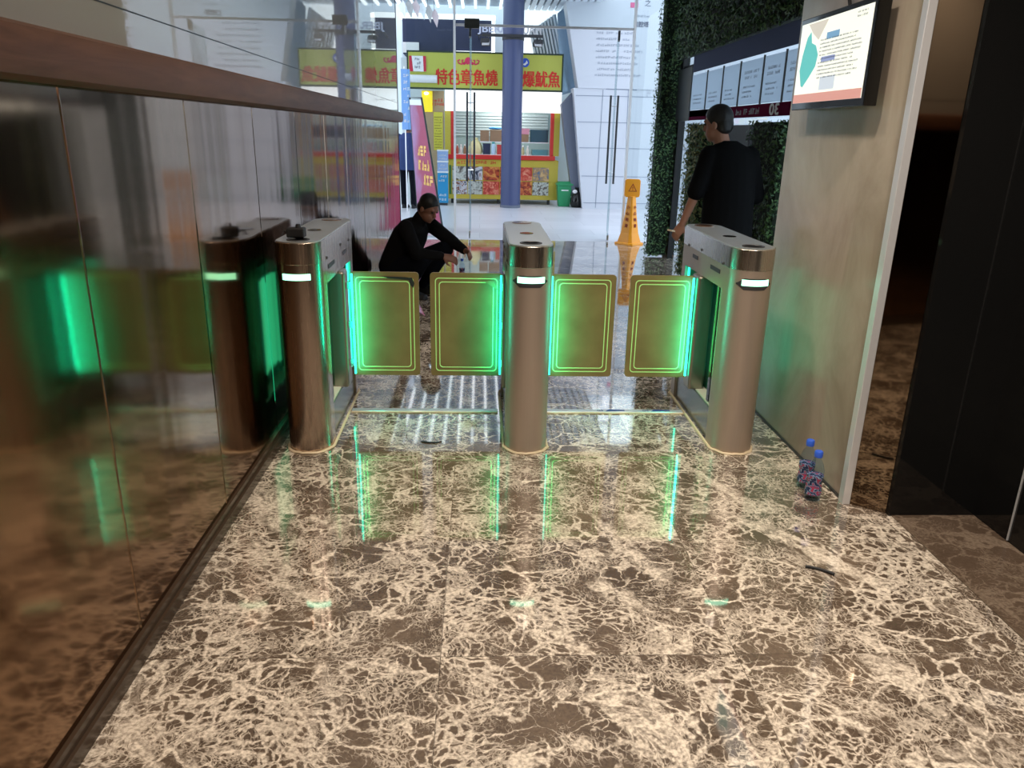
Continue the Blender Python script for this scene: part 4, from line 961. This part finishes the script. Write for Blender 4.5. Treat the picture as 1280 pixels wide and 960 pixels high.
# squatting man
t = thing('person', 'man in black jacket squatting on the marble behind the left gates, hands together', 'person', (-.58, 7.2, 0))
Fd = Vector((.86, -.5, 0)).normalized(); Rt = Vector((Fd.y, -Fd.x, 0))     # person's right (towards the camera)
Z = Vector((0, 0, 1)); O = Vector((-.60, 7.20, 0))
def pt(fw, rt, z): return O + Fd * fw + Rt * rt + Z * z
hf, hr, hu = frame_of(Fd * .85 + Rt * .12 - Z * .55)
HC = pt(.17, .02, .825)
hipC = pt(-.20, 0, .27); chest = pt(-.02, 0, .60)
shR_, shL_ = pt(.03, .19, .655), pt(.03, -.19, .66)
elR_, elL_ = pt(.17, .22, .44), pt(.30, -.20, .50); wrR_, wrL_ = pt(.36, .08, .415), pt(.48, -.10, .455)
knR, knL = pt(.20, .15, .40), pt(.22, -.17, .44); anR, anL = pt(-.02, .12, .09), pt(.0, -.14, .09)
hpR, hpL = pt(-.20, .10, .24), pt(-.20, -.10, .24)
tu = (chest - hipC).normalized(); tf = (Fd - tu * Fd.dot(tu)).normalized()
def tor(k, rx, ry, off=0): return oval(hipC + (chest - hipC) * k + tf * off, Rt, tf, rx, ry)
mb = MB(); add_head(mb, HC, hf, hr, hu, 1.0); mb.cap(HC - hu * .06 - hf * .02, pt(.03, 0, .68), .055, .062)
mb.loft([tor(-.25, .12, .09), tor(0, .16, .12), tor(.5, .15, .115), tor(.95, .175, .115), tor(1.2, .13, .09), tor(1.32, .07, .06)])
for a, b, c in ((shR_, elR_, wrR_), (shL_, elL_, wrL_)): mb.cap(a, b, .050, .038); mb.cap(b, c, .038, .027)
for a, b, c in ((hpR, knR, anR), (hpL, knL, anL)): mb.cap(a, b, .080, .058); mb.cap(b, c, .055, .036)
add_hand(mb, wrR_ + Fd * .012, Fd * .9 - Rt * .35 - Z * .25, -Rt * .7 - Z * .6, -1, 1.0, .55)
add_hand(mb, wrL_ + Fd * .012, Fd * .8 + Rt * .45 - Z * .15, Rt * .8 - Z * .5, 1, 1.0, .55)
body = person_mesh(mb, 'body', M_skin, t, .0075, 1)
eyes(HC, hf, hr, hu, body); hair(HC, hf, hr, hu, body, 1.02)
mb = MB(); mb.loft([tor(-.20, .165, .125), tor(.05, .205, .16, -.01), tor(.45, .200, .155, -.015), tor(.9, .205, .145, -.015), tor(1.15, .165, .12, -.01), tor(1.30, .09, .075)])
for a, b, c in ((shR_, elR_, wrR_), (shL_, elL_, wrL_)): mb.cap(a, b, .074, .060); mb.cap(b, b.lerp(c, .9), .058, .042)
mb.cap(pt(.02, 0, .66), HC - hu * .115 - hf * .03, .078, .066)
person_mesh(mb, 'jacket', M_cloth2, t, .010, 3)
mb = MB(); mb.ell(hipC - Z * .01, (.19, .17, .15))
for a, b, c in ((hpR, knR, anR), (hpL, knL, anL)): mb.cap(a, b, .105, .082); mb.cap(b, c, .078, .058)
person_mesh(mb, 'trousers', M_navycloth, t, .011, 3)
mb = MB(); shoe(mb, anR - Fd * .03 - Z * .09, Fd); mb.build('shoe', M_blackmat, t, bevel=.008)
mb = MB(); shoe(mb, anL - Fd * .03 - Z * .09, Fd); mb.build('shoe', M_blackmat, t, bevel=.008)

# passer by behind the banner
t = thing('person', 'passer-by in dark blue clothes half hidden behind the pink banner', 'person', (-1.42, 15.75, 0))
P0 = Vector((-1.42, 15.75, 0)); f, r, u = frame_of((.3, 1, 0)); HC = P0 + Vector((.02, .02, 1.56))
mb = MB(); add_head(mb, HC, f, r, u); mb.cap(HC - u * .06, P0 + u * 1.38, .055, .06)
mb.loft([oval(P0 + u * .82, r, f, .15, .11), oval(P0 + u * 1.1, r, f, .15, .11), oval(P0 + u * 1.34, r, f, .165, .10), oval(P0 + u * 1.42, r, f, .09, .07)])
for k in (-1, 1):
    mb.cap(P0 + r * (.19 * k) + u * 1.36, P0 + r * (.23 * k) + u * 1.08, .048, .037); mb.cap(P0 + r * (.23 * k) + u * 1.08, P0 + r * (.22 * k) + f * .1 + u * .86, .037, .026)
    mb.cap(P0 + r * (.09 * k) + u * .84, P0 + r * (.10 * k) + u * .46, .08, .055); mb.cap(P0 + r * (.10 * k) + u * .46, P0 + r * (.10 * k) + u * .09, .055, .036)
    add_hand(mb, P0 + r * (.22 * k) + f * .105 + u * .85, -u + f * .2, -r * k, k, 1.0, .4)
body = person_mesh(mb, 'body', M_skin, t, .011, 1); hair(HC, f, r, u, body, 1.03)
M_bluejk = mat('dark blue jacket', (0.02, 0.04, 0.14), .8)
mb = MB(); mb.loft([oval(P0 + u * .74, r, f, .19, .14), oval(P0 + u * 1.1, r, f, .185, .14), oval(P0 + u * 1.34, r, f, .19, .125), oval(P0 + u * 1.44, r, f, .09, .08)])
for k in (-1, 1): mb.cap(P0 + r * (.19 * k) + u * 1.36, P0 + r * (.23 * k) + u * 1.08, .068, .056); mb.cap(P0 + r * (.23 * k) + u * 1.08, P0 + r * (.22 * k) + f * .09 + u * .88, .055, .042)
person_mesh(mb, 'jacket', M_bluejk, t, .012, 2)
mb = MB(); mb.loft([oval(P0 + u * .74, r, f, .16, .12), oval(P0 + u * .95, r, f, .16, .12)])
for k in (-1, 1): mb.cap(P0 + r * (.09 * k) + u * .80, P0 + r * (.10 * k) + u * .46, .09, .07); mb.cap(P0 + r * (.10 * k) + u * .46, P0 + r * (.10 * k) + u * .09, .07, .06)
person_mesh(mb, 'trousers', M_navycloth, t, .012, 2)
for k in (-1, 1):
    mb = MB(); shoe(mb, P0 + r * (.10 * k) - f * .03, f); mb.build('shoe', M_blackmat, t, bevel=.008)

# display rack left of the passer-by, blue blade sign, bright shopfront
t = thing('display_rack', 'narrow display rack with a yellow notice left of the pink banner', 'rack', (-1.88, 15.3, 0))
mb = MB()
for xx in (-2.0, -1.76):
    for yy in (15.2, 15.5): mb.box(xx - .012, xx + .012, yy - .012, yy + .012, 0, 1.1)
mb.build('rack_post', M_rubber, t)
for z in (.18, .5, .8): MB().box(-2.01, -1.75, 15.19, 15.51, z, z + .02).build('rack_shelf', M_card, t)
MB().box(-2.0, -1.77, 15.17, 15.19, .82, 1.08).build('yellow_notice', mat('notice yellow', (0.62, 0.50, 0.05), .5), t)
MB().box(-2.0, -1.77, 15.18, 15.2, .2, .32).build('tan_front', mat('tan front', (0.60, 0.45, 0.22), .5), t)
t = thing('blade_sign', 'tall narrow blue sign left of the yellow stall sign', 'sign', (-1.40, 15.1, 1.45))
MB().box(-1.46, -1.30, 15.1, 15.16, 1.5, 2.55).build('blue_panel', mat('sky blue sign', (0.18, 0.36, 0.70), .4), t)
MB().cyl((-1.40, 15.13, 0), (-1.40, 15.13, 2.6), .012, n=12).build('sign_pole', M_alu, t, smooth=True)
scribble('sign_print', M_white, t, (-1.38, 15.098, 2.05), .08, .9, 8, '-Y', 81, .2, .5)
struct('shopfront_left', MB().box(-10, -1.75, 18.6, 18.9, 0, 5.2), mat('bright shopfront', (0.80, 0.86, 0.86), .4))
mb = MB()
for k in range(9): mb.box(-9.6 + k * .9, -9.5 + k * .9, 18.54, 18.6, 0, 3.6)
struct('shopfront_mullions', mb, M_greyclad)
struct('shopfront_back', MB().box(-1.75, 3.0, 18.2, 18.5, 0, 3.0), mat('pale back wall', (0.62, 0.70, 0.72), .5))
# dark storefront above the stall
t = thing('dark_shop_sign', 'large navy fascia above the yellow stall sign', 'fascia', (-.7, 17.7, 3.35))
MB().box(-1.64, .22, 17.55, 18.49, 3.02, 3.70).build('fascia_panel', M_navy, t)
MB().box(-1.68, .30, 17.50, 17.76, 3.70, 3.80).build('lit_top_edge', M_sky1, t)
MB().box(-.52, .30, 17.50, 17.54, 3.02, 3.10).box(.22, .30, 17.50, 17.54, 3.02, 3.78).build('white_border', M_sky1, t)
MB().box(-1.64, -1.30, 17.48, 17.56, 3.04, 3.24).build('white_plate', M_white, t)
scribble('fascia_print', mat('dim print', (.12, .13, .2), .5), t, (-.8, 17.548, 3.50), .4, .05, 1, '-Y', 95, .1, .8)
struct('wall_upper', MB().box(-1.75, 3.2, 18.5, 18.8, 3.0, 5.2), mat('pale upper wall', (0.70, 0.76, 0.80), .5))
t = thing('hanging_box', 'small black box fixed on the glass door header', 'box', (-.10, GY - .03, 2.87))
MB().box(-.22, -.02, GY - .05, GY - .012, 2.80, 2.92).build('box_body', mat('dark olive box', (.02, .02, .015), .4), t, bevel=.004)
# slatted soffit
struct('soffit', MB().box(-3.2, .55, 12.4, 17.6, 3.98, 4.06), M_soffit)
mb = MB()
for k in range(14): mb.box(-3.0 + k * .26, -2.95 + k * .26, 12.4, 17.6, 3.93, 3.98)
struct('soffit_slats_left', mb, mat('lit slat strip', (.8, .8, .8), .5, emit=(0.9, 0.96, 1.0), es=1.5))
mb = MB(); dark = MB()
for k in range(13):
    x0 = .60 + k * .135; mb.box(x0, x0 + .095, 12.4 , 17.6, 3.92, 3.96)
struct('soffit_slats_right', mb, M_slat)
struct('soffit_right', MB().box(.55, 2.4, 12.4, 17.6, 4.02, 4.08), M_greyclad)
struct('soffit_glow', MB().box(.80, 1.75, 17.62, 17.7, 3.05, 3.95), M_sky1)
# bunting of pale paper pennants
g = random.Random(12)
pl = ['leftmost', 'second', 'third', 'fourth', 'fifth', 'rightmost']
for k in range(6):
    xx = -1.45 + k * .115; yy = 15.5 + k * .05; zt = 3.63 - (k % 2) * .04 + (.0, .06, .03, .05, -.03, -.06)[k]
    t = thing('paper_pennant', '%s of the pale paper pennants hung above the stall sign' % pl[k], 'pennant', (xx, yy, zt), 'pale paper pennants')
    MB().prism([(xx - .07, yy, zt + .03), (xx + .02, yy, zt + .12), (xx + .09, yy, zt), (xx + .05, yy + .02, zt - .20)], (0, .012, 0)).build('pennant_sheet', [M_slat, mat('grey paper', (.50, .48, .48), .6), mat('pinkish paper', (.70, .56, .58), .6)][k % 3], t)
    MB().tube([(xx, yy, zt + .08), (xx, yy, 3.97)], .004, 6).build('string', M_rubber, t)

# ------------------------------------------------------------------ outdoors: white tilted facade on the right
FY = 16.3
mb = MB(); mb.prism([(2.15, FY, 0), (6.5, FY, 0), (6.5, FY, 2.36), (1.86, FY, 2.36)], (0, .5, 0)); struct('facade_lower', mb, M_facade)
mb = MB(); mb.prism([(1.95, FY - .02, 2.36), (6.5, FY - .02, 2.36), (6.5, FY - .02, 4.15), (1.59, FY - .02, 4.15)], (0, .5, 0)); struct('facade_upper', mb, M_facade)
mb = MB()
for z in (.12, .66, 1.22, 1.72, 2.22): mb.box(2.18 - z * .12, 6.4, FY - .006, FY + .01, z - .007, z + .007)
for xx, dx in ((2.42, .03), (3.02, -.06), (3.7, 0), (4.5, 0)): mb.prism([(xx, FY - .006, .02), (xx + .014, FY - .006, .02), (xx + .014 + dx, FY - .006, 2.34), (xx + dx, FY - .006, 2.34)], (0, .016, 0))
mb.prism([(2.50, FY - .006, 2.345), (3.10, FY - .006, 2.62), (3.12, FY - .006, 2.60), (3.14, FY - .006, 2.34)], (0, .01, 0))
struct('facade_joints', mb, M_joint)
mb = MB(); mb.prism([(2.01, FY + .3, 0), (2.22, FY + .3, 0), (1.95, FY + .3, 2.37), (1.66, FY + .3, 2.06), (1.78, FY + .3, 1.27)], (0, .3, 0)); struct('facade_wedge', mb, M_greyclad)
mb = MB(); mb.prism([(1.69, 17.2, 2.25), (2.10, 17.2, 2.37), (1.90, 17.2, 4.10), (1.57, 17.2, 3.83)], (0, .06, 0)); struct('facade_glazing', mb, M_blueglass)
mb = MB()
for k in range(9):
    f0 = k / 9; f1 = (k + .55) / 9; top = lambda f: (1.02 + .52 * f, 17.42 + (k % 2) * .02, 3.50 + .36 * f); bot = lambda f: (1.15 + .62 * f, 17.42 + (k % 2) * .02, 2.95)
    mb.prism([bot(f0), bot(f1), top(f1), top(f0)], (0, .05, 0))
struct('facade_fins', mb, M_slat)
mb = MB(); mb.prism([(1.15, 17.5, 2.95), (1.78, 17.5, 2.95), (1.56, 17.5, 3.86), (1.02, 17.5, 3.50)], (0, .04, 0)); struct('facade_fin_backing', mb, mat('fin backing', (0.33, 0.40, 0.47), .5))
t = thing('facade_lettering', 'rows of small grey characters and a red flag on the white facade', 'lettering', (2.8, FY - .03, 3.0))
MB().box(2.90, 3.05, FY - .026, FY - .021, 3.84, 3.93).build('red_flag', mat('flag rose', (.62, .12, .25), .5), t)
text('heading_lettering', '口腔塔', mat('heading ink', (.12, .13, .19), .5), t, (3.135, FY - .021, 3.55), .30, .10, bold=.01, depth=.004)
text('large_character', '之', mat('heading ink', (.12, .13, .19), .5), t, (3.24, FY - .021, 3.93), .12, .12, depth=.004)
scribble('sub_heading', M_ink, t, (3.16, FY - .021, 3.70), .28, .05, 1, '-Y', 33, .05, .8, depth=.004)
scribble('body_print', M_ink, t, (2.76, FY - .021, 3.0), .98, .88, 8, '-Y', 34, .35, .42, depth=.004)
scribble('side_print', M_ink, t, (3.36, FY - .021, 2.3), .06, .16, 3, '-Y', 35, .05, .7, depth=.004)
